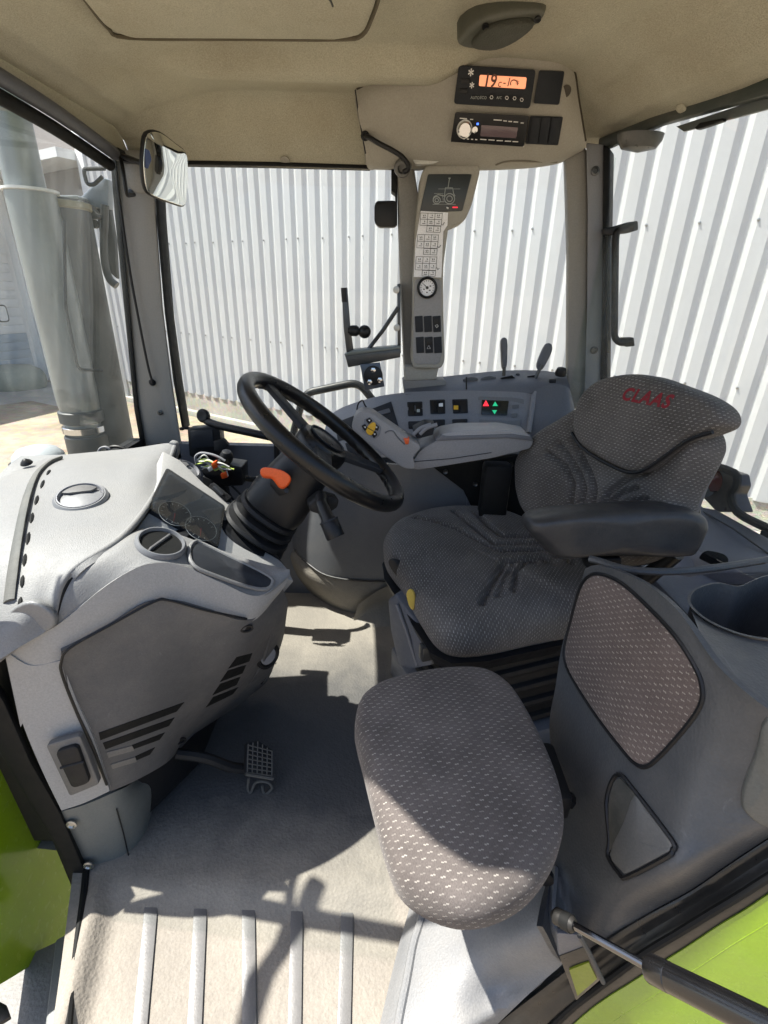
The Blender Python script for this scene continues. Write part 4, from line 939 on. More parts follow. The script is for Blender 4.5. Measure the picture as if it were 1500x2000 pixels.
# pedals
pd = thing('brake_pedal', 'black brake pedal with square grid tread above the floor mat', 'pedal', A(505, 1540, z=0))
PP = (A(505, 1485, y=.735), V((.62, -.45, .64)).normalized())
def ppl(l, d=0): return [A(u, v, pl=(PP[0]+PP[1]*d, PP[1])) for u, v in l]
mk('pad_plate', prism(rounded(ppl([(482, 1452), (504, 1446), (534, 1466), (532, 1518), (480, 1510)]), .004), PP[1]*-.012, .002), MT['rubber'], pd)
MT['dusty'] = plastic('dusty_rubber', (.075, .072, .066), .8, .3, 900, .5, (.16, .15, .135))
for i in range(6):
    f0 = i/5
    mk('tread_bar', tube([ppl([(485+9.3*i, (1453, 1450, 1448, 1454, 1460, 1466)[i])], .001)[0], ppl([(483+9.6*i, 1509+1.5*i)], .001)[0]], .0014, 6), MT['dusty'], pd)
for i in range(7):
    mk('tread_bar', tube([ppl([(484, 1455+9*i)], .001)[0], ppl([(532, 1467+8.0*i)], .001)[0]], .0014, 6), MT['dusty'], pd)
mk('lower_edge', tube(ppl([(480, 1512), (505, 1516), (533, 1521)], .001), .0035, 7), MT['dusty'], pd)
mk('arm', tube(cr([A(345, 1472, y=.72), A(400, 1480, y=.725), A(450, 1498, y=.735), A(490, 1502, y=.75)], 4), .011, 8), MT['rubber'], pd)
mk('return_spring', tube(cr([A(u, v, y=.725) for u, v in ((486, 1520), (484, 1540), (490, 1548), (498, 1530), (512, 1526), (526, 1530), (531, 1540), (520, 1550), (514, 1545), (512, 1534))], 4), .0028, 7), MT['dusty'], pd)
p2 = thing('clutch_pedal', 'partly hidden pedal with grid tread behind the knee panel', 'pedal', A(510, 1345, z=0))
mk('pad_plate', prism(P_([(498, 1318), (516, 1302), (521, 1322), (512, 1338), (500, 1334)], .93), (-.01, .02, 0), .002), MT['rubber'], p2)
for i in range(4):
    mk('tread_bar', tube([A(500+4.5*i, 1318-4*i, y=.928), A(502+4.5*i, 1334-1*i, y=.928)], .0015, 6), MT['dusty'], p2)
mk('arm', tube([A(512, 1322, y=.94), A(495, 1300, y=.99), A(470, 1270, y=1.02)], .009, 8), MT['rubber'], p2)
# ================================================================== SEATS
SF = V((-.94, -.34, 0)).normalized(); SS = V((-.34, .94, 0)).normalized()       # seat faces the wheel, turned a little to the door
ds = thing('driver_seat', 'grey dotted fabric driver seat with red lettering on its headrest', 'seat', (.24, .98, 0))
CZ = .465
cu_px = [(748, 1048), (770, 1018), (810, 998), (860, 986), (920, 984), (980, 990), (1040, 1012), (1100, 1040)]
cush = [A(u, v, z=CZ) for u, v in cu_px] + [A(1170, 1090, z=CZ), A(1150, 1160, z=CZ), A(1128, 1195, z=CZ-.02), A(1050, 1210, z=CZ-.02), A(960, 1228, z=CZ-.02), A(890, 1232, z=CZ-.02), A(845, 1212, z=CZ-.02), A(808, 1160, z=CZ-.015), A(790, 1125, z=CZ-.01), A(768, 1098, z=CZ-.005), A(752, 1075, z=CZ)]
def cz(l): return [A(u, v, z=CZ) for u, v in l]
gr = [(cz([(931, 1008), (955, 1036), (982, 1056), (1100, 1052)]), .014, .008), (cz([(890, 1006), (930, 1042), (966, 1070), (1100, 1066)]), .014, .008),
      (cz([(812, 1020), (892, 1043), (945, 1070), (978, 1084), (1100, 1079)]), .012, .008), (cz([(942, 1172), (962, 1138), (985, 1104), (1100, 1093)]), .014, .008),
      (cz([(1004, 1150), (1010, 1116), (1030, 1106), (1120, 1104)]), .013, .007), (cz([(975, 1160), (988, 1124), (1004, 1108)]), .009, .007)]
fx_ = -SF; fy_ = SS
cu_o = mk('cushion', pad(cush, (-.10, -.06, 1), .085, .032, .018, 7, 60, gr, (SS, -SF), power=4,
     bulge=lambda p: .012*math.exp(-(((p-A(800, 1060, z=CZ)).length)/.14)**2)), MT['fab_seat'], ds)
mk('foam_tear', pad(P_([(793, 1160), (800, 1150), (808, 1158), (810, 1178), (806, 1192), (798, 1182)], .832), (-.55, -.75, .3), .006, .002, .001, 2, 3), MT['foam'], ds)
mk('cushion_handle', pad(P_([(757, 1095), (768, 1092), (790, 1120), (803, 1140), (803, 1152), (792, 1150), (765, 1115)], .93), (-.9, -.35, .3), .02, .006, .002, 3, 4), MT['black'], ds)
mk('seat_pan', prism([p - V((0, 0, .075)) for p in [cush[i] for i in range(0, len(cush))]], (0, 0, -.03), .0, top=[(sum(cush, V())/len(cush))*.12 + p*.88 - V((0, 0, .125)) for p in cush]), MT['black'], ds)
# suspension base and bellows
bx = (-SF, SS, V((0, 0, 1)))
mk('suspension_top', box((.28, .99, .325), (.36, .34, .03), bx, .008), MT['black'], ds)
mk('suspension_bellows', box((.28, .99, .20), (.33, .32, .22), bx, .02), MT['rubber'], ds)
for zz in (.12, .17, .22, .27):
    mk('bellows_fold', box((.28, .99, zz), (.355, .345, .022), bx, .010), MT['rubber'], ds)
mk('base_plate', box((.28, .99, .05), (.40, .38, .10), bx, .012), MT['console_dk'], ds)
mk('slide_rail', box((.24, .84, .345), (.34, .02, .035), bx, .003), MT['steel'], ds)
mk('front_skirt', prism([A(u, v, y=y) for u, v, y in ((757, 1172, .93), (772, 1160, .90), (838, 1250, .80), (845, 1300, .80), (800, 1308, .84), (778, 1300, .90), (762, 1230, .93))], (.05, .06, 0), .006), MT['console_dk'], ds)
mk('skirt_ridge', tube([A(775, 1180, y=.885), A(795, 1235, y=.86), A(815, 1300, y=.83)], .004, 7), MT['console_dk'], ds)
for u, v in ((860, 1290), (900, 1295), (960, 1290)):
    mk('bolt', lathe([(0.008, 0), (0.008, .006), (0, .007)], A(u, v, y=.83), (0, -1, .2), 10), MT['steel'], ds)
# backrest
BP = V((.445, .95, .68)); BN = V((-.94, -.34, .14)).normalized(); BPL = (BP, BN)
def bp(l, d=0.): return [A(u, v, pl=(BP+BN*d, BN)) for u, v in l]
bx_, by_, bn_ = frame(BN)
br = bp([(1011, 930), (1014, 895), (1040, 855), (1085, 820), (1130, 790), (1200, 780), (1300, 790), (1358, 825), (1376, 862), (1366, 900), (1342, 945), (1322, 990), (1318, 1050), (1250, 1100), (1150, 1100), (1060, 1050), (1028, 1005), (1014, 965)])
gb = [(bp([(1076, 886), (1104, 914), (1117, 948), (1106, 1020)]), .015, .008), (bp([(1094, 868), (1130, 926), (1139, 955), (1126, 1020)]), .013, .008),
      (bp([(1118, 858), (1151, 926), (1160, 955), (1148, 1020)]), .012, .008), (bp([(1262, 918), (1215, 940), (1184, 962), (1168, 1020)]), .014, .008),
      (bp([(1240, 954), (1205, 966), (1192, 982), (1184, 1020)]), .012, .007), (bp([(1262, 976), (1225, 982), (1210, 1000), (1204, 1030)]), .010, .007)]
mk('backrest', pad(br, BN, .075, .026, .0, 7, 60, gb, (bx_, by_), bulge=lambda p: .026*sstep(.10, .22, abs((p-BP).dot(bx_)))*1.0), MT['fab_seat'], ds)
hr = bp([(1116, 840), (1117, 810), (1130, 772), (1160, 744), (1205, 731), (1255, 731), (1312, 750), (1362, 770), (1396, 792), (1407, 812), (1402, 830), (1380, 842), (1340, 858), (1300, 888), (1262, 914), (1232, 921), (1195, 908), (1150, 882), (1126, 862)], .030)
hr_o = mk('headrest', pad(hr, BN, .062, .016, .010, 5, 20, (), (bx_, by_), power=3), MT['fab_seat'], ds)
hseam = bp([(1117, 845), (1128, 864), (1150, 884), (1195, 910), (1232, 923), (1262, 916), (1300, 890), (1345, 860), (1392, 844)], .026)
mk('headrest_seam', tube(cr(hseam, 5), .0035, 7), MT['black'], ds)
# raised red lettering follows the headrest
HB = bvh_of(hr_o)
tb = text_bm('CLAAS', .046, .22, .0016, 0, 1.15)
bmesh.ops.triangulate(tb, faces=tb.faces[:]); bmesh.ops.subdivide_edges(tb, edges=tb.edges[:], cuts=2, use_grid_fill=False)
tA, tB = bp([(1204, 768)], .05)[0], bp([(1296, 785)], .05)[0]; tcen = (bp([(1250, 776)], .05)[0])
txx = (tB-tA).normalized(); tyy = BN.cross(txx).normalized()
if tyy.z < 0: tyy = -tyy
wdt = max(v.co.x for v in tb.verts)-min(v.co.x for v in tb.verts); ks = (tB-tA).length/wdt
for v in tb.verts:
    q = tcen + txx*(v.co.x*ks) + tyy*(v.co.y*ks*1.0) + BN*.1
    h = HB.ray_cast(q, -BN); v.co = (h[0] + BN*.0012) if h[0] else q - BN*.1
mk('lettering', tb, MT['logo'], hr_o, recalc=False)
mk('back_shell', pad([BP + (p-BP)*0.90 - BN*.06 for p in br], BN, .030, .012, 0, 4, 4), MT['black'], ds)
shl = bp([(1372, 855), (1378, 880), (1370, 905), (1346, 950), (1328, 1000), (1318, 1010), (1316, 1000), (1338, 950), (1362, 900)], -.02)
mk('side_bolster_shell', prism(shl, BN*-.05, .004), MT['console_dk'], ds)
mk('bolster_trim', tube(cr(bp([(1366, 915), (1345, 955), (1336, 1000)], -.03), 4), .003, 6), MT['white'], ds)
# near-side arm rest
AY = .745
ar = P_([(1036, 1034), (1050, 1020), (1120, 1008), (1240, 998), (1340, 1000), (1385, 1012), (1396, 1030), (1392, 1048), (1372, 1085), (1350, 1092), (1290, 1094), (1180, 1094), (1095, 1096), (1062, 1072), (1040, 1048)], AY)
ar_o = mk('armrest', pad(ar, (0, -1, .12), .085, .026, .003, 4, 8), plastic('armrest_black', (.022, .023, .026), .45, .2, 900, .12), ds, label='black padded armrest on the door side')
mk('armrest_hinge', prism(P_([(1150, 1092), (1215, 1090), (1215, 1120), (1150, 1118)], AY+.02), (0, .04, 0), .004), MT['black'], ds)
mk('hinge_link', tube([A(1320, 1080, y=AY+.05), V((.50, .84, .47))], .016, 10), MT['black'], ds)
# ---- training seat
TZ = .43
ts = thing('training_seat', 'small rounded dotted fabric fold down seat beside the door', 'seat', (.11, .5, 0))
tpx = [(693, 1395), (706, 1350), (745, 1322), (815, 1303), (890, 1294), (950, 1298), (995, 1325), (1028, 1370), (1065, 1440), (1095, 1515), (1106, 1580), (1098, 1635), (1070, 1690), (1030, 1735), (975, 1765), (920, 1776), (870, 1768), (815, 1742), (778, 1705), (752, 1640), (730, 1560), (710, 1480), (697, 1430)]
to = [A(u, v, z=TZ-.012) for u, v in tpx]
tuv = (V((.98, -.18, 0)), V((.18, .98, 0)))
mk('cushion', pad(to, (0, 0, 1), .060, .022, .014, 4, 26, (), tuv, power=3), MT['fab_train'], ts)
tcn = sum(to, V())/len(to)
mk('seat_board', prism([tcn*.08 + p*.92 - V((0, 0, .05)) for p in cr(to, 2, True)], (0, 0, -.018), .003), MT['black'], ts)
mk('hinge', box((.255, .52, .33), (.05, .10, .05), None, .01), MT['black'], ts)
mk('pivot_bolt', lathe([(0.012, 0), (0.012, .008), (0.006, .010), (0, .010)], A(1064, 1707, x=.235), (-.3, -.9, .1), 16), MT['black'], ts)
mk('support_arm', tube([V((.29, .50, .31)), V((.22, .50, .36)), V((.12, .50, .375))], .012, 8), MT['black'], ts)
# ================================================================== RIGHT CONSOLE
rc = thing('side_console', 'grey right side console with curved switch panel and dark lower housing', 'console', (.15, 1.4, 0))
# lower dark barrel housing
lower = grid(pg([
    [(560, 905, 'y', 1.50), (600, 900, 'y', 1.42), (660, 898, 'y', 1.345), (740, 905, 'y', 1.31), (830, 912, 'y', 1.30), (912, 918, 'y', 1.30)],
    [(580, 985, 'y', 1.50), (608, 985, 'y', 1.415), (665, 985, 'y', 1.345), (745, 985, 'y', 1.31), (830, 985, 'y', 1.30), (912, 985, 'y', 1.30)],
    [(572, 1060, 'y', 1.50), (592, 1064, 'y', 1.43), (650, 1080, 'y', 1.36), (735, 1085, 'y', 1.325), (830, 1070, 'y', 1.31), (912, 1060, 'y', 1.31)],
    [(578, 1075, 'y', 1.50), (588, 1088, 'y', 1.44), (640, 1122, 'y', 1.37), (730, 1133, 'y', 1.335), (830, 1125, 'y', 1.32), (912, 1110, 'y', 1.32)]]), 6, .012)
mk('lower_housing', lower, plastic('housing_dark_grey', (.105, .11, .12), .42, .15, 900, .25, (.2, .19, .175)), rc)
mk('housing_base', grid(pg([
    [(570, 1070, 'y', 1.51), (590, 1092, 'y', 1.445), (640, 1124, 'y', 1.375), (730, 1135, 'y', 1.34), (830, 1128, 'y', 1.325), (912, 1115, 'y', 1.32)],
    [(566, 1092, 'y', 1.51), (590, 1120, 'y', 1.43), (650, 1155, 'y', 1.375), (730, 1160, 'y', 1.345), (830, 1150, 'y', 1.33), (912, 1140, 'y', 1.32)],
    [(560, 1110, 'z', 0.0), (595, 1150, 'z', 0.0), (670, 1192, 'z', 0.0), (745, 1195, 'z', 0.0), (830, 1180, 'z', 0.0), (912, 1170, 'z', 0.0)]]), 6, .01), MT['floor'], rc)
mk('base_seam', tube(cr([A(u, v, y=y)+V((0, -.004, 0)) for u, v, y in ((590, 1090, 1.44), (640, 1123, 1.37), (730, 1134, 1.335), (830, 1127, 1.32))], 5), .003, 6), MT['black'], rc)
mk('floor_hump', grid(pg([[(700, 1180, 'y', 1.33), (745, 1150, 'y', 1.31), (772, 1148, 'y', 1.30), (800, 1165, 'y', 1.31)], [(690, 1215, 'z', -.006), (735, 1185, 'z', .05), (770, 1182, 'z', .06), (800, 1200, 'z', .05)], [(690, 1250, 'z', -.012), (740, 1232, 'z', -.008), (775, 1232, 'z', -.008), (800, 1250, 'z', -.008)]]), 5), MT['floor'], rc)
# dark gap under the armrest
mk('recess_panel', prism(P_([(845, 912), (1010, 890), (1035, 900), (1035, 1010), (930, 1010), (905, 958), (855, 920)], 1.285), (0, .02, 0), .003), MT['seal'], rc)
for u, v in ((870, 921), (998, 908), (928, 945), (970, 984)):
    mk('screw', lathe([(0.007, 0), (0.007, .003), (0.003, .001), (0, .001)], A(u, v, y=1.2845), (0, -1, 0), 12), MT['steel'], rc)
mk('side_plate', prism(P_([(912, 950), (938, 958), (938, 1000), (912, 1000)], 1.292), (0, .02, 0), .002), MT['console_dk'], rc)
# curved switch panel
cpn = mk('switch_panel', grid(pg([
    [(640, 815, 'y', 1.46), (668, 796, 'y', 1.44), (730, 776, 'y', 1.42), (800, 766, 'y', 1.405), (900, 763, 'y', 1.39), (1000, 765, 'y', 1.375), (1044, 770, 'y', 1.365)],
    [(634, 850, 'y', 1.40), (668, 836, 'y', 1.375), (730, 818, 'y', 1.36), (800, 808, 'y', 1.35), (900, 806, 'y', 1.345), (1000, 808, 'y', 1.335), (1038, 812, 'y', 1.33)],
    [(640, 905, 'y', 1.35), (676, 900, 'y', 1.33), (730, 895, 'y', 1.32), (800, 890, 'y', 1.31), (900, 888, 'y', 1.305), (1000, 886, 'y', 1.30), (1034, 886, 'y', 1.295)]]), 6, .012), MT['console'], rc)
CB = bvh_of(cpn)
def onto(B, l, lift=.0, default=1.35):
    out = []
    for u, v in l:
        d = (A(u, v, y=1.0)-EYE).normalized(); h = B.ray_cast(EYE, d); out.append((h[0] - d*lift) if h[0] else A(u, v, y=default))
    return out
def patch(B, name, l, mat, par, lift=.004, depth=.010, rad=.004, bev=.001, label=None):
    p = onto(B, l, lift); p = rounded(p, rad, 3) if rad else p
    c = sum(p, V())/len(p); d = (c-EYE).normalized()
    return mk(name, prism(p, d*depth, bev), mat, par, label=label)
decal(CB, 'dark_cover', [(654, 826), (764, 784), (778, 832), (660, 862)], MT['tray'], cpn, .002, .005, 10, 6)
decal(CB, 'cover_handle', [(730, 806), (760, 797), (763, 805), (732, 813)], MT['console_dk'], cpn, .006, .005, 6, 2)
decal(CB, 'dark_recess', [(674, 866), (705, 858), (722, 892), (684, 898)], MT['tray'], cpn, .002, .005, 6, 6)
for (u0, v0) in ((795, 785), (839, 781), (883, 780)):
    sw_ = patch(CB, 'switch_frame', [(u0, v0), (u0+30, v0-1), (u0+31, v0+27), (u0+2, v0+28)], MT['tray'], cpn, .003, .008, .003)
    patch(CB, 'rocker', [(u0+2, v0+2), (u0+14, v0+1), (u0+15, v0+25), (u0+3, v0+26)], MT['black'], sw_, .006, .008, .002)
    patch(CB, 'rocker', [(u0+16, v0+2), (u0+28, v0+1), (u0+29, v0+25), (u0+17, v0+26)], MT['black'], sw_, .006, .008, .002)
    patch(CB, 'symbol', [(u0+19, v0+14), (u0+25, v0+14), (u0+25, v0+20), (u0+19, v0+20)] if u0 < 830 else ([(u0+18, v0+7), (u0+26, v0+6), (u0+26, v0+13), (u0+18, v0+13)] if u0 < 870 else [(u0+3, v0+12), (u0+12, v0+12), (u0+12, v0+20), (u0+3, v0+20)]), MT['print_dim'] if u0 < 830 else (MT['printw'] if u0 < 870 else MT['yellow']), sw_, .0085, .004, .001, .0)
for (u0, v0) in ((797, 823), (839, 820), (883, 819)):
    sw_ = patch(CB, 'switch_frame', [(u0, v0), (u0+30, v0-1), (u0+30, v0+14), (u0+1, v0+15)], MT['tray'], cpn, .003, .008, .003)
    patch(CB, 'rocker', [(u0+3, v0+3), (u0+27, v0+2), (u0+27, v0+12), (u0+4, v0+13)], MT['black'], sw_, .006, .008, .002)
patch(CB, 'display_surround', [(934, 774), (1000, 776), (1024, 780), (1018, 832), (936, 830)], plastic('surround_grey', (.15, .155, .165), .5, .1, 900, .1), cpn, .003, .008, .004)
ind = patch(CB, 'indicator_display', [(941, 781), (994, 783), (990, 812), (940, 810)], simple('display_black_green', (.010, .016, .016), .25), cpn, .006, .006, .002)
def tri(B, l, mat, par, lift): return patch(B, 'indicator_triangle', l, mat, par, lift, .002, 0, 0)
def tri_outline(l, mat, par): 
    p = onto(CB, l, .0085); return mk('indicator_triangle', tube(p, .0013, 5, True), mat, par)
tri(CB, [(949, 781.5), (955, 793), (943, 793)], MT['red_led'], ind, .0085)
tri(CB, [(967, 784), (972.5, 793), (962, 793)], MT['green_led'], ind, .0085)
tri(CB, [(961, 801), (971, 801), (966, 809)], MT['green_led'], ind, .0085)
mk('indicator_mark', tube(onto(CB, [(949, 785), (949, 791)], .0105), .0006, 5), MT['ink'], ind)
for q in ([(1000, 791), (1014, 790), (1013, 797), (1000, 798)], [(999, 808), (1011, 807), (1010, 815), (999, 815)]):
    patch(CB, 'blank_key', q, plastic('key_grey', (.11, .115, .125), .5, .1, 900, .1), cpn, .007, .006, .002)
mk('panel_edge', tube(cr([A(u, v, y=y) for u, v, y in ((1046, 766, 1.362), (1043, 775, 1.355), (1037, 812, 1.325), (1032, 845, 1.30))], 4), .007, 9), MT['console'], rc)
# upper ledge behind the panel with two levers and rear cover
mk('upper_ledge', grid(pg([
    [(786, 742, 'y', 1.50), (870, 735, 'y', 1.50), (980, 724, 'y', 1.50), (1060, 724, 'y', 1.49), (1105, 732, 'y', 1.47)],
    [(790, 758, 'y', 1.44), (880, 752, 'y', 1.43), (985, 745, 'y', 1.42), (1060, 746, 'y', 1.40), (1112, 752, 'y', 1.38)],
    [(792, 770, 'y', 1.40), (880, 766, 'y', 1.39), (985, 765, 'y', 1.38), (1060, 770, 'y', 1.36), (1116, 775, 'y', 1.34)]]), 6, .01), MT['console_dk'], rc)
mk('rear_cover', grid(pg([
    [(1040, 764, 'y', 1.36), (1075, 750, 'y', 1.355), (1108, 756, 'y', 1.345), (1118, 775, 'y', 1.36)],
    [(1038, 810, 'y', 1.33), (1075, 805, 'y', 1.32), (1112, 805, 'y', 1.315), (1124, 812, 'y', 1.34)],
    [(1030, 880, 'y', 1.31), (1070, 880, 'y', 1.30), (1112, 880, 'y', 1.295), (1130, 880, 'y', 1.32)],
    [(1030, 950, 'y', 1.30), (1070, 950, 'y', 1.29), (1112, 950, 'y', 1.285), (1130, 950, 'y', 1.31)]]), 6, .01), MT['console_dk'], rc)
mk('ledge_seam', tube(P_([(911, 736), (911, 766)], 1.40), .002, 6), MT['black'], rc)
for u, v in ((920, 741), (955, 739)):
    mk('finger_recess', pad(P_([(u-16, v), (u, v-5), (u+14, v-2), (u+8, v+3), (u-8, v+5)], 1.445), (0, -.5, .85), .004, .0015, 0, 2, 2), plastic('recess_blue_grey', (.07, .075, .085), .5, .1, 900, .1), rc)
for pts in ([(978, 738), (1000, 733), (1010, 742), (992, 748)], [(1030, 735), (1048, 732), (1055, 746), (1044, 750)]):
    mk('lever_slot', prism(P_(pts, 1.435), (0, .02, -.01)), MT['seal'], rc)
mk('lever', tube([A(984, 734, y=1.45), A(985, 716, y=1.45)], .005, 8), MT['steel'], rc)
mk('lever_grip', pad(P_([(979, 670), (981, 662), (986, 659), (991, 663), (992, 680), (991, 710), (988, 720), (982, 720), (980, 700)], 1.452), (0, -1, .1), .022, .007, .002, 3, 5), MT['console_dk'], rc, label='upright dark lever grip on the rear console')
mk('lever', tube([A(1045, 740, y=1.43), A(1058, 712, y=1.43)], .005, 8), MT['steel'], rc)
mk('lever_grip', pad(P_([(1050, 712), (1058, 690), (1066, 674), (1073, 670), (1079, 674), (1079, 686), (1070, 706), (1060, 722), (1053, 722)], 1.432), (0, -1, .1), .022, .007, .002, 3, 5), MT['console_dk'], rc, label='leaning dark lever grip on the rear console')
mk('knob', lathe([(0.014, 0), (0.016, .008), (0.012, .02), (0, .024)], A(1094, 733, y=1.43), (0, -.2, 1), 18), MT['black'], rc)
mk('socket', prism(rounded(P_([(1066, 748), (1078, 743), (1090, 746), (1088, 753), (1070, 755)], 1.40), .003), (0, .02, -.01), .002), MT['black'], rc)
mk('socket_cap', box(A(1079, 745, y=1.398), (.018, .012, .014), None, .003), MT['black'], rc)
mk('ledge_button', lathe([(0.006, 0), (0.006, .004), (0, .005)], A(1011, 733, y=1.46), (0, -.3, 1), 12), MT['black'], rc)
# ---- armrest controller
ac = thing('armrest_controller', 'grey armrest with angled control stick and yellow button pad', 'armrest', A(900, 900, y=1.15))
arm_px = [(808, 900), (820, 880), (850, 862), (870, 852), (1000, 848), (1035, 852), (1042, 862), (1036, 876), (960, 895), (880, 908), (815, 918), (790, 912)]
mk('arm_body', prism(rounded(P_(arm_px, 1.13), .012), (0, .09, 0), .008, 3), plastic('arm_grey', (.235, .235, .245), .5, .15, 1500, .2), ac)
mk('arm_lid', prism(rounded(P_([(848, 862), (862, 848), (900, 841), (985, 840), (1032, 848), (1041, 860), (990, 854), (880, 858)], 1.128), .008), (0, .075, 0), .006, 3), plastic('arm_lid_grey', (.30, .305, .32), .42, .15, 1500, .25), ac)
mk('lid_band', prism(P_([(850, 862), (862, 849), (872, 852), (1000, 848), (1038, 853), (1042, 862), (990, 856), (880, 860)], 1.1255), (0, .01, 0), .002), plastic('arm_band_grey', (.12, .125, .14), .45, .1, 1500, .1), ac)
stick = [(686, 838), (690, 815), (704, 803), (724, 806), (770, 838), (800, 858), (818, 868), (822, 876), (806, 892), (812, 917), (790, 916), (750, 890), (715, 862)]
so_ = mk('control_stick', prism(rounded(P_(stick, 1.10), .010), (0, .055, 0), .007, 3), plastic('stick_grey', (.27, .265, .27), .5, .15, 1500, .15), ac)
KP = lambda l, d: P_(l, 1.10-d)
key = mk('key_pad', prism(rounded(KP([(712, 818), (724, 814), (744, 834), (742, 850), (732, 858), (706, 842)], .0015), .004), (0, .004, 0), .0008), MT['console'], so_)
for l in ([(714, 820), (722, 816), (728, 822), (720, 829)], [(731, 826), (741, 834), (738, 842), (729, 838)], [(706, 832), (713, 828), (719, 838), (712, 842)], [(724, 846), (734, 842), (737, 850), (730, 856)]):
    k_ = mk('key', prism(rounded(KP(l, .0035), .002), (0, .004, 0), .0006), MT['black'], so_)
    c_ = (sum(l[i][0] for i in range(4))/4, sum(l[i][1] for i in range(4))/4)
    mk('key_symbol', prism(KP([(c_[0]-2.2, c_[1]-1.5), (c_[0]+2.2, c_[1]-1.8), (c_[0]+1.5, c_[1]+1.6)], .0041), (0, .002, 0)), MT['printw'], so_)
mk('yellow_key', pad(KP([(719, 832), (728, 825), (734, 828), (733, 838), (726, 850), (718, 848), (715, 842)], .004), (0, -1, 0), .004, .0015, .001, 3, 3), MT['yellow'], so_)
mk('key_divider', tube(KP([(717, 835), (733, 844)], .0055), .0007, 5), MT['black'], so_)
mk('stick_groove', tube(cr(KP([(752, 846), (758, 842), (768, 842), (775, 852), (790, 868)], .001), 3), .0014, 6), MT['console_dk'], so_)
mk('orange_switch', prism(KP([(788, 856), (800, 857), (798, 868), (792, 868)], .004), (0, .02, 0), .001), MT['orange'], so_)
mk('dark_gap', prism(P_([(806, 842), (830, 828), (850, 830), (846, 850), (815, 858)], 1.135), (0, .05, 0), .003), MT['tray'], ac)
for x0 in (0, 12):
    mk('finger_lever', tube(cr(P_([(808+x0, 848), (822+x0, 836), (842+x0, 829)], 1.125-.004*x0/12), 4), .0045, 8), MT['console'], ac)
mk('arm_seam', tube(P_([(806, 902), (880, 896), (960, 884)], 1.1285), .0009, 5), MT['black'], ac)
mk('arm_post', prism([V((.25, 1.17, .42)), V((.32, 1.17, .42)), V((.32, 1.22, .42)), V((.25, 1.22, .42))], (0, 0, .19), .01), MT['seal'], ac)
mk('thin_wire', tube(cr(P_([(697, 800), (700, 788), (708, 782), (712, 790), (718, 800)], 1.15), 4), .0018, 6), MT['black'], ac)

# ================================================================== PILLAR CONSOLE
pc = thing('pillar_console', 'beige pillar console with tractor display, switch rows and small gauge', 'console', A(835, 720, y=1.42))
PY = 1.405
hs = mk('housing', prism(rounded(P_([(832, 322), (936, 318), (938, 335), (922, 400), (908, 432), (885, 442), (876, 445), (866, 520), (866, 600), (869, 705), (862, 720), (808, 720), (803, 705), (806, 560), (812, 440), (822, 340)], PY), .012), (0, .085, 0), .010, 3), MT['roofcons'], pc)
MT['pc_grey'] = plastic('pillar_panel_grey', (.27, .265, .265), .55, .12, 1500, .12)
mk('lower_panel', prism(rounded(P_([(810, 545), (862, 545), (864, 690), (858, 712), (812, 712), (806, 700)], PY-.003), .01), (0, .01, 0), .003), MT['pc_grey'], pc)
mk('foot', prism(P_([(790, 715), (858, 715), (852, 742), (790, 745)], 1.43), (0, .06, 0), .006), MT['roofcons'], pc)
mk('foot_base', prism(rounded(P_([(786, 742), (870, 742), (872, 772), (790, 776)], 1.435), .006), (0, .06, 0), .006), plastic('foot_grey', (.19, .185, .18), .55, .12, 1500, .2), pc)
scn = mk('monitor_screen', prism(rounded(P_([(836, 340), (922, 340), (903, 412), (820, 414)], PY-.003), .004), (0, .01, 0), .001), simple('screen_dark', (.030, .036, .038), .35), pc)
def line(l, r=.0011, m='print_dim', par=scn, y=PY-.0042, closed=False, nm='display_line'):
    return mk(nm, tube([A(u, v, y=y) for u, v in l], r, 5, closed), MT[m], par)
def circ(u, v, r, **k): return line([(u+r*math.cos(R(a)), v+r*math.sin(R(a))) for a in range(0, 360, 20)], closed=True, **k)
circ(878, 388, 10); circ(878, 388, 5.5); circ(853, 391, 7); circ(853, 391, 3.5)
line([(868, 383), (870, 367), (884, 367), (886, 378), (889, 383)])
line([(868, 383), (856, 380), (848, 384)]); line([(848, 384), (846, 388)]); line([(860, 394), (868, 394)]); line([(875, 367), (878, 348)], .0009)
line([(845, 399), (890, 399)], .0006); line([(876, 348), (880, 348)], .0012)
line([(856, 369), (899, 369)], .0005); line([(848, 378), (866, 378)], .0005); line([(866, 392), (864, 380)], .0007)
line([(872, 405), (876, 407)], .0016, 'printw'); line([(884, 405), (894, 405)], .0012, 'red_led')
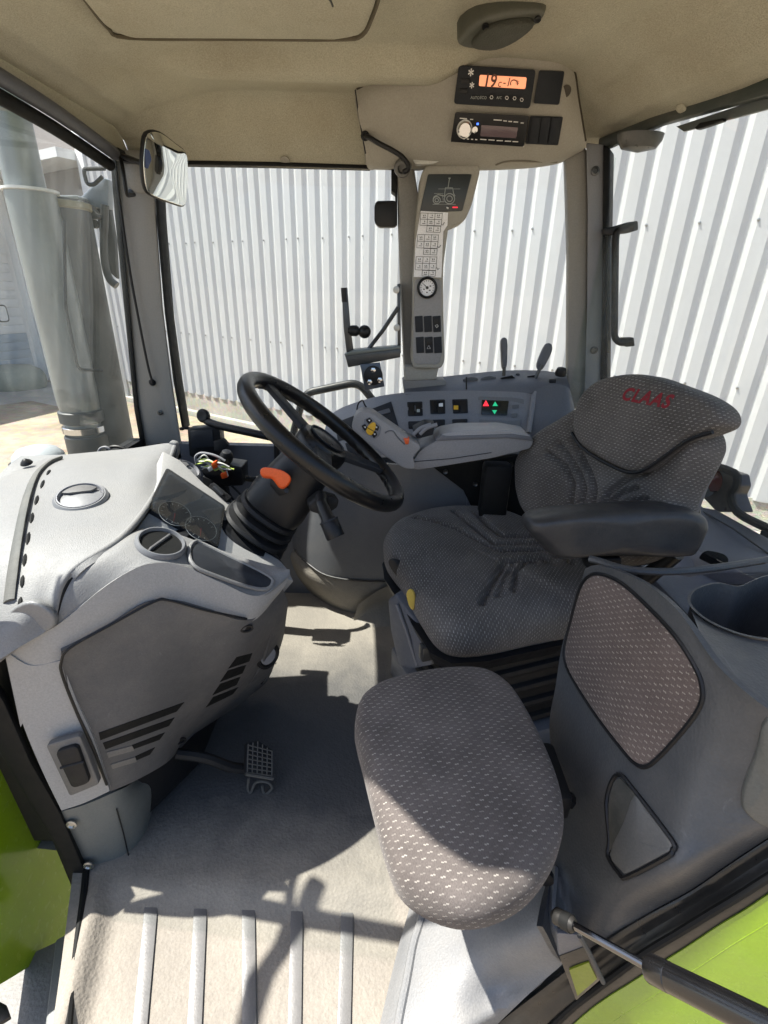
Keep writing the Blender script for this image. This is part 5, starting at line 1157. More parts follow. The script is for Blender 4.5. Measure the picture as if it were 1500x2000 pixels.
# paper sticker sheet with pictogram boxes
stk = thing('pictogram_sheet', 'white paper strip of pictogram boxes stuck below the tractor display', 'sticker', A(840, 540, y=PY-.01))
sl_ = [(822, 412), (875, 415), (874, 440), (866, 452), (862, 542), (808, 541), (812, 470)]
SY = PY-.0045
mk('sheet', prism(P_(sl_, SY), (0, .0012, 0)), MT['paper'], stk)
def bx2(x0, y0, nxx, nyy, w_, h_, sk_=-.08):
    ls = []
    for i in range(nxx+1): ls.append([(x0+i*w_, y0), (x0+i*w_+sk_*h_*nyy, y0+h_*nyy)])
    for j in range(nyy+1): ls.append([(x0+sk_*h_*j, y0+j*h_), (x0+nxx*w_+sk_*h_*j, y0+j*h_+1)])
    bms = [tube([A(u, v, y=SY-.0006) for u, v in l], .0006, 4) for l in ls]
    for i in range(nxx):
        for j in range(nyy):
            cx, cy = x0+(i+.5)*w_+sk_*h_*(j+.5), y0+(j+.5)*h_
            bms.append(tube([A(cx-3.2, cy+2.6, y=SY-.0006), A(cx+3.2, cy+2.8, y=SY-.0006)], .0007, 4))
            if (i+j) % 2 == 0: bms.append(tube([A(cx-2, cy-2.5, y=SY-.0006), A(cx-1, cy+.5, y=SY-.0006)], .0011, 4))
            bms.append(tube([A(cx+1.5, cy-2.8, y=SY-.0006), A(cx+2, cy+.2, y=SY-.0006)], .0011, 4))
    mk('pictogram_boxes', join(*bms), MT['ink'], stk)
bx2(822, 416, 3, 2, 14, 12); bx2(834, 441, 2, 1, 13.5, 12); bx2(816, 458, 3, 2, 13.5, 13); bx2(828, 485, 2, 1, 13, 12); bx2(813, 501, 3, 2, 13.5, 13); bx2(825, 528, 2, 1, 13, 11)
for a in ([(862, 437), (865, 440), (868, 434)], [(855, 481), (857, 484), (861, 479)], [(853, 522), (855, 527), (858, 524)]):
    mk('tick_mark', tube([A(u, v, y=SY-.0006) for u, v in a], .0008, 4), MT['ink'], stk)
# small analogue gauge
gg = thing('pressure_gauge', 'small round white faced gauge below the pictogram strip', 'gauge', A(834, 562, y=PY-.01))
gc = A(834, 562, y=PY-.004)
mk('bezel', lathe([(0.026, .0), (0.026, .008), (0.022, .012), (0.0195, .011), (0.0195, .006)], gc, (0, -1, 0), 36), MT['black'], gg)
mk('face', lathe([(0.0196, .0055), (0.0196, .0065), (0, .0065)], gc, (0, -1, 0), 30), MT['paper'], gg)
for a in range(-40, 221, 20):
    c_, s_ = math.cos(R(a)), math.sin(R(a))
    mk('tick', tube([gc+V((c_*.018, -.0069, s_*.018)), gc+V((c_*.0145, -.0069, s_*.0145))], .0007, 4), MT['ink'], gg)
mk('needle', tube([gc+V((.003, -.0075, -.002)), gc+V((-.011, -.0075, .009))], [.0014, .0005], 5), MT['ink'], gg)
mk('needle_hub', lathe([(0.0035, .006), (0.0035, .009), (0, .0095)], gc, (0, -1, 0), 14), MT['ink'], gg)
mk('dial_print', join(*[box(gc+V((dx, -.0067, dz)), (.004, .0006, .0026)) for dx, dz in ((.008, .004), (-.008, -.004), (.007, -.006), (0, -.011))]), MT['ink'], gg)
# two rows of switches
for v0 in (618, 659):
    for i in range(3):
        u0 = (810 if v0 < 640 else 812) + i*17.5
        s_ = mk('switch', prism(rounded(P_([(u0, v0), (u0+15.5, v0-1.5), (u0+16.5, v0+30), (u0+1.5, v0+31)], PY-.006), .002), (0, .008, 0), .001), MT['tray'], pc)
        if (v0, i) in ((618, 2), (659, 1)):
            mk('rocker', prism(P_([(u0+2, v0+2), (u0+14, v0+1), (u0+14.5, v0+15), (u0+2.5, v0+16)], PY-.009), (0, .006, 0), .001), MT['black'], s_)
            if i == 1: mk('warning_symbol', tube(P_([(u0+8, v0+15), (u0+11, v0+22), (u0+5, v0+22)], PY-.0068), .0008, 5, True), MT['printw'], s_)
            else: mk('lamp_symbol', tube(P_([(u0+5, v0+18), (u0+9, v0+16), (u0+11, v0+19), (u0+8, v0+22)], PY-.0068), .0008, 5, True), MT['printw'], s_)
mk('black_module', prism(rounded(P_([(731, 402), (735, 392), (775, 391), (775, 443), (740, 444), (731, 434)], 1.46), .01), (0, .03, 0), .005), MT['black'], pc, label='black box fixed to the window side of the pillar')

# ================================================================== ROOF CONSOLE
rf = thing('roof_console', 'beige overhead console with climate control and car radio', 'console', A(920, 200, y=1.3))
rcg = grid(pg([
    [(694, 172, 'y', 1.40), (742, 150, 'y', 1.36), (830, 122, 'y', 1.33), (930, 100, 'y', 1.30), (1030, 90, 'y', 1.29), (1090, 100, 'y', 1.30), (1124, 130, 'y', 1.34)],
    [(697, 200, 'y', 1.39), (745, 190, 'y', 1.355), (835, 180, 'y', 1.33), (935, 170, 'y', 1.31), (1035, 165, 'y', 1.305), (1095, 175, 'y', 1.315), (1132, 190, 'y', 1.35)],
    [(704, 250, 'y', 1.395), (752, 252, 'y', 1.37), (842, 255, 'y', 1.355), (935, 252, 'y', 1.345), (1035, 248, 'y', 1.34), (1098, 248, 'y', 1.345), (1142, 250, 'y', 1.37)],
    [(712, 292, 'y', 1.415), (760, 298, 'y', 1.39), (850, 300, 'y', 1.38), (940, 300, 'y', 1.375), (1040, 297, 'y', 1.37), (1100, 288, 'y', 1.375), (1146, 278, 'y', 1.39)],
    [(716, 322, 'y', 1.44), (770, 326, 'y', 1.425), (860, 328, 'y', 1.42), (945, 330, 'y', 1.42), (1040, 325, 'y', 1.42), (1095, 313, 'y', 1.42), (1140, 292, 'y', 1.42)],
    [(720, 330, 'y', 1.50), (775, 331, 'y', 1.50), (862, 333, 'y', 1.50), (945, 333, 'y', 1.50), (1040, 328, 'y', 1.50), (1095, 318, 'y', 1.50), (1138, 296, 'y', 1.50)]]), 6, .008)
rf_o = mk('housing', rcg, MT['roofcons'], rf)
RB = bvh_of(rf_o)
def rpatch(name, l, mat, par, lift=.003, depth=.012, rad=.004, bev=.001, label=None): return patch(RB, name, l, mat, par, lift, depth, rad, bev, label)
mk('side_return', prism([A(693, 172, y=1.41), A(700, 220, y=1.41), A(714, 320, y=1.45), A(722, 332, y=1.51), A(712, 300, y=1.52), A(690, 200, y=1.50)], (.01, .004, 0), .001), MT['roofcons'], rf)
cc_ = rpatch('climate_control', [(896, 127), (1047, 136), (1035, 212), (886, 203)], MT['tray'], rf, .016, .03, .006, .002)
cB = bvh_of(cc_)
lcd = patch(cB, 'display', [(937, 146), (1029, 151), (1026, 174), (935, 168)], MT['lcd'], cc_, .001, .004, .003, .0005)
cxn = (A(1029, 151, y=1.3)-A(937, 146, y=1.3)).normalized()
def rtext(s, u, v, size, mat, par, B, lift=.0025, sh=.1, bold=0., name='print', sx=1.0):
    c = onto(B, [(u, v)], lift)[0]; x = (onto(B, [(u+6, v+.35)], lift)[0]-onto(B, [(u-6, v-.35)], lift)[0]).normalized()
    y_ = (onto(B, [(u, v-5)], lift)[0]-onto(B, [(u, v+5)], lift)[0]); y_ = (y_-x*y_.dot(x)).normalized()
    b_ = text_bm(s, size, sh, bold)
    for q in b_.verts: q.co.x *= sx
    return mk(name, place_text(b_, c, x, y_), mat, par, recalc=False)
MT['lcd_ink'] = simple('lcd_ink', (.10, .035, .02), .5)
rtext('19', 957, 159, .030, MT['lcd_ink'], lcd, cB, .0030, .05, .0006, 'display_digits', .9)
rtext('c', 976, 163, .018, MT['lcd_ink'], lcd, cB, .0030, .1, 0, 'display_digits')
rtext('-1', 990, 161, .020, MT['lcd_ink'], lcd, cB, .0030, .1, 0, 'display_digits')
mk('display_symbol', tube(onto(cB, [(1004+7*math.cos(R(a)), 163+7*math.sin(R(a))) for a in range(150, 391, 24)], .003), .001, 5), MT['lcd_ink'], lcd)
rtext('*', 1010, 165, .016, MT['lcd_ink'], lcd, cB, .0030, 0, 0, 'display_digits')
rtext('*', 919, 148, .026, MT['printw'], cc_, cB, .002, 0, .0004, 'fan_symbol')
rtext('*', 921, 172, .022, MT['printw'], cc_, cB, .002, 0, .0003, 'fan_symbol')
for u, v in ((910, 158), (906, 178)):
    patch(cB, 'key', [(u-9, v-6), (u+8, v-5), (u+7, v+6), (u-10, v+5)], MT['black'], cc_, .0025, .005, .003, .001)
for i, (u, v) in enumerate(((928, 191), (944, 191), (960, 190), (975, 191), (990, 191), (1005, 192), (1019, 195))):
    patch(cB, 'key', [(u-6.5, v-5), (u+6.5, v-4), (u+6, v+5), (u-7, v+4)], MT['black'], cc_, .0025, .005, .003, .001)
    if i in (2, 4, 5, 6): mk('key_symbol', tube(onto(cB, [(u+3*math.cos(R(a)), v+3.4*math.sin(R(a))) for a in range(0, 360, 60)], .0045), .0007, 4, True), MT['printw'], cc_)
    else: rtext('AUTO' if i == 0 else 'ECO' if i == 1 else 'A/C', u, v, .0068, MT['print_dim'], cc_, cB, .0045, 0, 0, 'key_print')
rpatch('blank_panel', [(1053, 137), (1103, 139), (1092, 205), (1042, 202)], MT['tray'], rf, .010, .025, .004, .002)
rd = rpatch('car_radio', [(889, 219), (1034, 226), (1023, 287), (880, 277)], MT['black'], rf, .020, .04, .004, .002)
rB = bvh_of(rd)
mk('radio_edge', tube(cr([p for p in onto(rB, [(889.5, 220), (1033, 227), (1022.5, 286), (881, 276)], .0005)], 1, True), .0012, 5, True), MT['chrome'], rd)
dk = onto(rB, [(907, 252)], .0)[0]; rn_ = (EYE-dk).normalized()
kn_ = mk('volume_knob', lathe([(0.0145, 0), (0.0145, .010), (0.012, .013), (0, .013)], dk, (0, -.9, -.35), 26), MT['chrome'], rd)
mk('knob_ring', lathe([(0.017, 0), (0.017, .003), (0.0145, .003)], dk, (0, -.9, -.35), 26), MT['white'], rd)
mk('small_knob', lathe([(0.006, 0), (0.006, .006), (0, .007)], onto(rB, [(927, 253)], 0)[0], (0, -.9, -.35), 16), MT['chrome'], rd)
patch(rB, 'display', [(940, 244), (1012, 249), (1008, 270), (938, 266)], MT['lcd_dim'], rd, .001, .003, .002, .0003)
patch(rB, 'blue_light', [(931, 240), (935, 240), (935, 244), (931, 244)], MT['blue_led'], rd, .001, .002, 0, 0)
for l in ([(964, 234), (980, 235)], [(983, 236), (990, 236.5)], [(993, 237), (1000, 237.5)], [(1003, 238), (1012, 238.5)], [(1017, 240), (1023, 240.5)], [(898, 231), (912, 232)], [(918, 233), (924, 233.5)],
          [(938, 272), (950, 273)], [(954, 273), (966, 274)], [(970, 274.5), (982, 275)], [(986, 275.5), (998, 276)], [(1001, 276.5), (1012, 277)], [(904, 271), (908, 271.3)], [(912, 271.5), (916, 271.8)], [(920, 272), (924, 272.3)], [(928, 272.5), (932, 272.8)]):
    mk('radio_print', tube(onto(rB, l, .001), .0011, 4), MT['printw'], rd)
bp2 = rpatch('switch_blanks', [(1036, 226), (1100, 228), (1090, 284), (1026, 281)], MT['tray'], rf, .008, .02, .003, .002)
for i in range(3):
    u0 = 1040+i*19
    rpatch('blank_switch', [(u0, 230), (u0+17, 230.5), (u0+9, 281), (u0-8, 280)], MT['tray'], bp2, .012, .008, .002, .001)
for u, v in ((831, 145), (1105, 178)):
    h_ = onto(RB, [(u, v)], .0005)[0]
    mk('screw_recess', lathe([(0.011, 0), (0.011, .0008), (0.0, .001)], h_, (0, -.85, -.5), 18), plastic('recess_brown', (.06, .052, .04), .8, 0, 500, 0), rf)
mk('console_pocket', tube(cr(onto(RB, [(968, 322), (985, 316), (1010, 314), (1040, 315), (1088, 316)], .0005), 4), .0022, 6), plastic('pocket_line', (.16, .145, .115), .8, 0, 500, 0), rf)
mk('console_gap', tube(cr(onto(RB, [(697, 174), (742, 153), (830, 125), (930, 103), (1030, 93), (1088, 103), (1120, 133), (1130, 190), (1140, 250), (1144, 275)], .0005), 4), .0022, 6), plastic('gap_brown', (.05, .042, .03), .9, 0, 500, 0), rf)
mk('corner_gap', tube(cr(onto(RB, [(694, 176), (698, 206), (706, 256), (714, 300)], .0005), 3), .0015, 5), MT['black'], rf)
lamp = mk('map_light', prism(rounded(P_([(806, 312), (812, 306), (855, 307), (861, 314), (845, 320), (812, 321)], 1.395), .004), (0, .03, 0), .003), plastic('lamp_lens_grey', (.5, .5, .46), .3, .05, 900, .1), rf)
# cable from the console to the pillar
cbl = thing('microphone_cable', 'thick black cable hanging from the overhead console to the pillar', 'cable', A(785, 330, y=1.38))
mk('cord', tube(cr([A(u, v, y=y) for u, v, y in ((712, 266, 1.395), (720, 268, 1.37), (740, 280, 1.36), (765, 293, 1.36), (785, 306, 1.365), (796, 320, 1.37), (797, 331, 1.375), (788, 336, 1.38))], 5), .0055, 9), MT['black'], cbl)
mk('plug', lathe([(0.010, 0), (0.010, .004), (0.006, .008), (0, .008)], A(713, 266, y=1.39), (0, -1, 0), 14), MT['black'], cbl)
mk('holder', lathe([(0.018, -.02), (0.020, .004), (0.016, .010), (0.010, .010), (0.009, .0), (0, .0)], A(786, 328, y=1.40), (-.2, -.8, -.4), 22), plastic('holder_grey', (.12, .12, .115), .4, .05, 900, .1), cbl)
# ================================================================== NEAR-SIDE CONSOLE (door side, rear)
fc = thing('fender_console', 'dark moulded fender console with fabric back pad and cup recess beside the door', 'console', (.38, .5, 0))
Frows = [
 [(1143, 1110, .319), (1165, 1104, .326), (1210, 1116, .338), (1270, 1146, .352), (1330, 1200, .364), (1400, 1298, .376), (1500, 1385, .40), (1620, 1450, .44)],
 [(1122, 1180, .318), (1165, 1190, .330), (1230, 1215, .345), (1300, 1245, .358), (1365, 1292, .370), (1430, 1370, .385), (1500, 1425, .405), (1620, 1480, .445)],
 [(1098, 1260, .310), (1150, 1290, .325), (1225, 1320, .345), (1310, 1350, .362), (1385, 1382, .375), (1440, 1440, .39), (1500, 1470, .41), (1620, 1520, .45)],
 [(1085, 1340, .300), (1140, 1380, .320), (1215, 1420, .335), (1290, 1450, .352), (1370, 1470, .37), (1430, 1510, .39), (1500, 1520, .415), (1620, 1550, .455)],
 [(1073, 1420, .290), (1130, 1470, .310), (1195, 1510, .325), (1262, 1535, .340), (1342, 1560, .358), (1412, 1575, .385), (1500, 1560, .42), (1620, 1570, .46)],
 [(1085, 1540, .285), (1140, 1580, .305), (1190, 1610, .315), (1250, 1630, .330), (1325, 1640, .348), (1400, 1630, .38), (1500, 1595, .42), (1620, 1590, .46)],
 [(1080, 1670, .265), (1125, 1710, .280), (1175, 1740, .295), (1245, 1730, .318), (1320, 1705, .342), (1395, 1668, .38), (1500, 1620, .425), (1620, 1600, .465)],
]
rowsF = [[A(u, v, x=x) for u, v, x in r] for r in Frows]
rowsF.append([A(u, v, y=.360) for u, v in ((1060, 1810), (1111, 1890), (1185, 1835), (1265, 1786), (1350, 1739), (1420, 1691), (1500, 1638), (1620, 1563))])
fb = mk('front_moulding', grid(rowsF, 5, .008), MT['fender'], fc)
# top plate with cup recess
outer = cr(rowsF[0], 4)
far = [A(1620, 1090, z=.60), A(1560, 1098, z=.605), A(1500, 1108, z=.61), A(1440, 1118, z=.615), A(1380, 1126, z=.617), A(1320, 1130, z=.615), A(1260, 1128, z=.61), A(1215, 1120, z=.605), A(1180, 1108, z=.602), A(1160, 1103, z=.60)]
far = [V((p.x, p.y + .02, p.z)) for p in far]
hole = [A(u, v, z=.622) for u, v in ((1345, 1178), (1352, 1160), (1375, 1148), (1405, 1143), (1440, 1150), (1465, 1140), (1500, 1128), (1560, 1128), (1620, 1150), (1640, 1200), (1600, 1245), (1540, 1254), (1480, 1250), (1430, 1238), (1385, 1218), (1358, 1198))]
hole = cr(hole, 3, True)
bm = bmesh.new(); ov = [bm.verts.new(p) for p in outer[:-1] + [outer[-1]] + far]; hv = [bm.verts.new(p) for p in hole]; es = []
for L_ in (ov, hv):
    for i in range(len(L_)): es.append(bm.edges.new((L_[i], L_[(i+1) % len(L_)])))
bmesh.ops.triangle_fill(bm, use_beauty=True, use_dissolve=False, edges=es)
mk('top_plate', bm, MT['fender'], fc, ang=50)
hc = sum(hole, V())/len(hole); bm = bmesh.new(); prev = None; lv = []
for dz, s_ in ((.004, 1.03), (.004, .985), (-.004, .955), (-.05, .92), (-.11, .88)):
    lv.append([bm.verts.new(hc + (p-hc)*s_ + V((0, 0, dz + (p.z-hc.z)*0))) for p in hole])
for a, b in zip(lv, lv[1:]):
    for i in range(len(hole)): bm.faces.new((a[i], a[(i+1) % len(hole)], b[(i+1) % len(hole)], b[i]))
bm.faces.new(lv[-1])
mk('cup_recess', bm, MT['fender'], fc, ang=50)
mk('recess_mat', prism([hc + (p-hc)*.70 - V((0, 0, .107)) for p in hole], (0, 0, .004), .001), plastic('cup_mat', (.12, .105, .085), .8, .3, 600, .5), fc)
mk('top_edge', tube(cr(far, 3), .006, 8), MT['fender'], fc)
mk('lid_blade', prism(P_([(1320, 1124), (1410, 1113), (1412, 1117), (1345, 1127)], .70), (0, .02, 0), .001), MT['console'], fc)
FB = bvh_of(fb)
def onF(l, lift=0.): return onto(FB, l, lift, .45)
pdp = onF([(1150, 1125), (1175, 1122), (1215, 1140), (1270, 1190), (1320, 1245), (1358, 1305), (1371, 1345), (1366, 1380), (1335, 1425), (1290, 1475), (1262, 1497), (1240, 1492), (1215, 1465), (1165, 1400), (1120, 1330), (1104, 1295), (1102, 1265), (1115, 1210), (1132, 1150)], .002)
pn = V((-.92, -.35, .18)).normalized(); pc_ = sum(pdp, V())/len(pdp)
x_, y_, _n_ = frame(pn)
mk('back_pad', pad(pdp, pn, .012, .007, .006, 4, 18, (), (x_, y_), power=4), MT['fab_pad'], fc)
mk('pad_seam', tube(cr([p + pn*-.001 for p in pdp], 4, True), .003, 6, True), MT['black'], fc)
# wedge shaped pocket
pk = onF([(1212, 1513), (1240, 1545), (1312, 1640), (1314, 1660), (1300, 1675), (1225, 1713), (1210, 1708), (1187, 1672), (1190, 1640), (1184, 1570), (1195, 1525)], .003)
pkn = V((-.85, -.5, .15)).normalized()
mk('pocket_rim', tube(cr(pk, 3, True), .0028, 6, True), MT['black'], fc)
mk('pocket_throat', prism(onF([(1210, 1520), (1240, 1550), (1232, 1580), (1190, 1665), (1188, 1570), (1198, 1528)], .0035), V((.004, .002, 0)), 0), plastic('pocket_dark', (.035, .037, .033), .6, .2, 700, .3), fc)
mk('pocket_flap', pad(onF([(1238, 1552), (1260, 1580), (1308, 1642), (1310, 1658), (1298, 1670), (1228, 1707), (1212, 1702), (1190, 1668), (1215, 1605)], .005), pkn, .006, .004, .003, 3, 8), plastic('pocket_flap_grey', (.085, .087, .085), .5, .2, 800, .2), fc)
mk('rear_moulding', pad(onF([(1500, 1400), (1475, 1470), (1452, 1530), (1447, 1570), (1460, 1595), (1500, 1620), (1560, 1600), (1570, 1450)], .004), (-.6, -.8, .2), .01, .006, .003, 3, 5), plastic('rear_mould_grey', (.08, .085, .08), .45, .3, 700, .2), fc)
# lit base moulding over the wheel arch
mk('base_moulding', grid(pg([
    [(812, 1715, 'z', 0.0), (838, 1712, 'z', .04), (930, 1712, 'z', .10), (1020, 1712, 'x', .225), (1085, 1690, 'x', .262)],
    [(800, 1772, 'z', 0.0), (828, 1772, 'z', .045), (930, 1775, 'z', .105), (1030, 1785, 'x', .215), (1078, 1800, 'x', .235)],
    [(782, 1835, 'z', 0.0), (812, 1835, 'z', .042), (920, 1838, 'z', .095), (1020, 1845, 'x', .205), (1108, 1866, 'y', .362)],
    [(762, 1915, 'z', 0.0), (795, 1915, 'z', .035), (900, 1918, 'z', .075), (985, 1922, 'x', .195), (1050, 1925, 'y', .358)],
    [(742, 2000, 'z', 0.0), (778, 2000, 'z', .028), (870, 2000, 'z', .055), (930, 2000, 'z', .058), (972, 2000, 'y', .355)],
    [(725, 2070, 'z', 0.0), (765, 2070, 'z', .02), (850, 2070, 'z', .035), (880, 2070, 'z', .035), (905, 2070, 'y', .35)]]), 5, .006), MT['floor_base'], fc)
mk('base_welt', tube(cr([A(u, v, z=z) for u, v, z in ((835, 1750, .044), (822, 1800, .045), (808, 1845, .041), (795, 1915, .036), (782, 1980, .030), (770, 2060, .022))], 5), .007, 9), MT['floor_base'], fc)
# black sill and green fender
sill = thing('door_sill', 'scuffed black door sill strip along the fender', 'sill', (.3, .34, .2))
up = [(880, 2075), (972, 2000), (1050, 1940), (1111, 1893), (1185, 1837), (1265, 1788), (1350, 1741), (1420, 1693), (1500, 1640), (1620, 1565)]
mid = [(1010, 2075), (1105, 1980), (1160, 1935), (1205, 1902), (1262, 1860), (1325, 1822), (1390, 1782), (1440, 1752), (1500, 1714), (1620, 1640)]
lo = [(1030, 2085), (1133, 1990), (1185, 1950), (1225, 1925), (1282, 1888), (1345, 1848), (1405, 1808), (1455, 1778), (1500, 1748), (1620, 1670)]
MT['sill'] = plastic('scuffed_black', (.010, .011, .012), .30, .4, 160, .12, (.09, .085, .075), dscale=45, spec=.5)
mk('strip', grid([[A(u-5, v-12, y=.372) for u, v in up], [A(u, v, y=.3575) for u, v in up], [A(u, v, y=.350) + V((0, 0, .003)) for u, v in [((a[0]+b[0])/2, (a[1]+b[1])/2) for a, b in zip(up, mid)]], [A(u, v, y=.336) for u, v in mid], [A(u, v, y=.331) for u, v in lo]], 4, .006), MT['sill'], sill)
mk('seal_bead', tube(cr([A(u, v, y=.334) for u, v in mid], 3), .0045, 8), MT['seal'], sill)
gf = thing('green_fender', 'glossy green rear fender panel below the door sill', 'fender', (.3, .3, 0))
mk('panel', grid([[A(u, v, y=.330) for u, v in lo], [A(u+40, v+45, y=.318) for u, v in lo], [A(u+120, v+140, y=.295) for u, v in lo], [A(u+300, v+330, y=.25) for u, v in lo]], 4, .004), MT['green'], gf)
mk('pressed_edge', tube(cr([A(u+30, v+33, y=.3215) for u, v in lo], 3), .0012, 6), MT['green'], gf)
# door stay: gas strut with bracket
gs = thing('gas_strut', 'black gas strut with chrome rod fixed to a bracket on the sill', 'gas strut', A(1085, 1800, y=.335))
pA, pB, pC = A(1098, 1795, y=.325), A(1268, 1890, y=.262), A(1560, 2035, y=.185)
dAB = (pB-pA).normalized()
mk('rod', tube([pA+dAB*.012, pB+dAB*.02], .0042, 14), simple('dark_chrome', (.16, .16, .17), .12, 1.0), gs)
mk('cylinder', tube([pB, pB+(pC-pB)*.02, pB+(pC-pB)*.16, pB+(pC-pB)*.165, pB+(pC-pB)*.18, pC], [.0115, .0125, .0125, .0120, .0122, .0122], 24), plastic('gloss_black', (.004, .004, .0045), .2, 0, 900, .01, coat=.3), gs)
mk('ball_end', tube([pA-dAB*.012, pA-dAB*.008, pA+dAB*.012, pA+dAB*.016], [.005, .0088, .0085, .006], 16), plastic('dusty_black', (.008, .008, .008), .5, .2, 500, .05, spec=.25), gs)
mk('socket_ring', tube([pA+dAB*.001, pA+dAB*.012], .0092, 16), MT['seal'], gs)
br_ = [A(u, v, y=y) for u, v, y in ((1088, 1822, .335), (1132, 1826, .330), (1140, 1850, .330), (1092, 1868, .336))]
mk('bracket', prism(rounded(br_, .004), V((.0, .006, -.002)), .001), MT['console_dk'], gs)
mk('bracket_leg', prism([A(u, v, y=y) for u, v, y in ((1092, 1868, .335), (1140, 1850, .329), (1172, 1915, .325), (1125, 1955, .328))], V((.002, .006, 0)), .001), MT['sill'], gs)
mk('bare_paint_patch', prism([A(u, v, y=y-.001) for u, v, y in ((1112, 1895, .331), (1150, 1880, .327), (1166, 1912, .325), (1128, 1945, .328))], V((.001, .003, 0)), 0), plastic('dirty_green', (.16, .20, .01), .4, .1, 300, .5, (.08, .08, .05)), gs)
mk('bracket_edge', tube([A(1132, 1828, y=.328), A(1150, 1860, y=.326), A(1178, 1918, y=.322)], .003, 7), MT['dusty'], gs)
# ---- outside at lower left: green side panel, step
gl = thing('green_side_panel', 'glossy green bodywork panel outside the door post', 'panel', A(60, 1850, x=-.66))
mk('panel', grid(pg([
    [(-160, 1330, 'x', -.680), (-60, 1380, 'x', -.672), (30, 1450, 'x', -.665), (150, 1560, 'x', -.660)],
    [(-160, 1600, 'x', -.672), (-60, 1620, 'x', -.662), (40, 1660, 'x', -.655), (170, 1690, 'x', -.650)],
    [(-160, 1850, 'x', -.664), (-50, 1835, 'x', -.652), (60, 1805, 'x', -.645), (175, 1775, 'x', -.640)],
    [(-160, 1995, 'x', -.655), (-40, 1945, 'x', -.643), (70, 1880, 'x', -.636), (175, 1815, 'x', -.630)]]), 5, .006), MT['green'], gl)
stp = thing('outer_step', 'grey textured entry step outside the door post', 'step', A(60, 1960, z=-.15))
mk('tread', prism([A(u, v, z=-.16) for u, v in ((-140, 2010), (0, 1890), (160, 1815), (150, 2090), (-140, 2200))], (0, 0, -.02), .003), plastic('step_grey', (.16, .16, .155), .6, .8, 420, .4), stp)
mk('side_lip', prism([A(u, v, z=-.10) for u, v in ((108, 1835), (150, 1812), (132, 2080), (78, 2080))], (0, 0, -.02), .004), plastic('lip_grey', (.13, .14, .14), .5, .2, 700, .3), stp)
mk('worn_bracket', prism([A(u, v, z=-.08) for u, v in ((-20, 1945), (12, 1962), (20, 1985), (-20, 2010))], (0, 0, -.01), .002), MT['sill'], stp)
fe = tube(cr([A(u, v, z=.002) for u, v in ((168, 1700), (162, 1760), (150, 1850), (138, 1950), (128, 2060))], 4), .006, 8)
mk('floor_edge_seal', fe, MT['seal'], fr)
mk('post_seal', prism([A(u, v, y=.556) for u, v in ((-40, 1300), (8, 1372), (60, 1490), (118, 1590), (165, 1700), (164, 1735), (152, 1765), (100, 1640), (0, 1475), (-40, 1400))], (-.01, .02, 0), .004), MT['seal'], fr)

# ================================================================== LOOSE THINGS AND BRACKETS
mr = thing('interior_mirror', 'rounded interior mirror hanging by the front pillar reflecting the white hall', 'mirror', A(325, 400, y=1.28))
my = 1.28; mc = A(325, 332, y=my)
target = W(9.5, 0, .7); vi = (mc-EYE).normalized(); vo = (target-mc).normalized(); MN = (vo-vi).normalized()
def mp_(l, d=0): return [A(u, v, pl=(mc+MN*d, MN)) for u, v in l]
mo = [(286, 258), (312, 256), (345, 280), (364, 297), (368, 330), (366, 385), (360, 404), (340, 400), (300, 385), (284, 370), (278, 330), (279, 290)]
mk('back_shell', pad(mp_(mo), MN, .010, .004, .0, 3, 4), MT['black'], mr)
mcen = sum(mp_(mo), V())/len(mo)
mk('glass_face', pad([mcen + (p-mcen)*.955 + MN*.0012 for p in mp_(mo)], MN, .004, .0008, .0035, 3, 16, power=2.0), MT['mirror'], mr)
mk('stay', bent([A(234, 302, y=1.44), A(240, 330, y=1.40), A(248, 382, y=1.40), A(262, 380, y=1.45)], .0045, .01, 8), MT['black'], mr)
mk('stay_clamp', prism(rounded(P_([(202, 286), (232, 288), (236, 304), (262, 308), (260, 316), (232, 314), (226, 302), (206, 300)], 1.43), .003), (0, .03, 0), .003), MT['black'], mr)
mk('mount_arm', tube([A(240, 305, y=1.42), mcen - MN*.03], .006, 8), MT['black'], mr)
mk('blue_reflection', prism([mcen*0 + p for p in mp_([(284, 290), (292, 294), (296, 312), (289, 330), (284, 326)], .0042)], MN*-.0005), simple('reflection_blue', (.05, .08, .20), .5), mr)  # painted blue reflection of the person standing at the door
# monitor bracket
mb = thing('monitor_bracket', 'black steel monitor bracket with ball mount on the middle pillar', 'bracket', A(740, 700, y=1.42))
by = 1.42
mk('wall_plate', prism(P_([(776, 555), (782, 553), (783, 690), (777, 692)], by), (0, .05, 0), .001), MT['steel'], mb)
mk('base_bar', prism(P_([(673, 692), (782, 680), (782, 698), (680, 718)], by-.02), (0, .045, 0), .002), MT['steel'], mb)
mk('bar_top', prism(P_([(672, 692), (690, 684), (783, 676), (783, 681), (676, 695)], by-.025), (0, .05, 0), .001), plastic('bar_top_grey', (.13, .15, .145), .4, .1, 700, .2, metal=.4), mb)
mk('upright', prism(P_([(667, 562), (678, 562), (681, 600), (684, 640), (691, 690), (677, 692), (671, 640)], by-.01), (0, .014, 0), .002), MT['steel'], mb)
mk('upright_tip', tube(P_([(672, 562), (674, 590)], by-.004), .0085, 10), MT['black'], mb)
mk('brace', tube(P_([(778, 600), (748, 645), (718, 684)], by), .0055, 8), MT['steel'], mb)
for u, v in ((775, 566), (776, 640)):
    mk('bolt', lathe([(0.009, 0), (0.009, .006), (0, .007)], A(u, v, y=by-.001), (-.3, -1, 0), 12), MT['screw'], mb)
mk('ball_stem', tube(P_([(680, 645), (700, 648), (712, 648)], by-.03), .008, 10), MT['black'], mb)
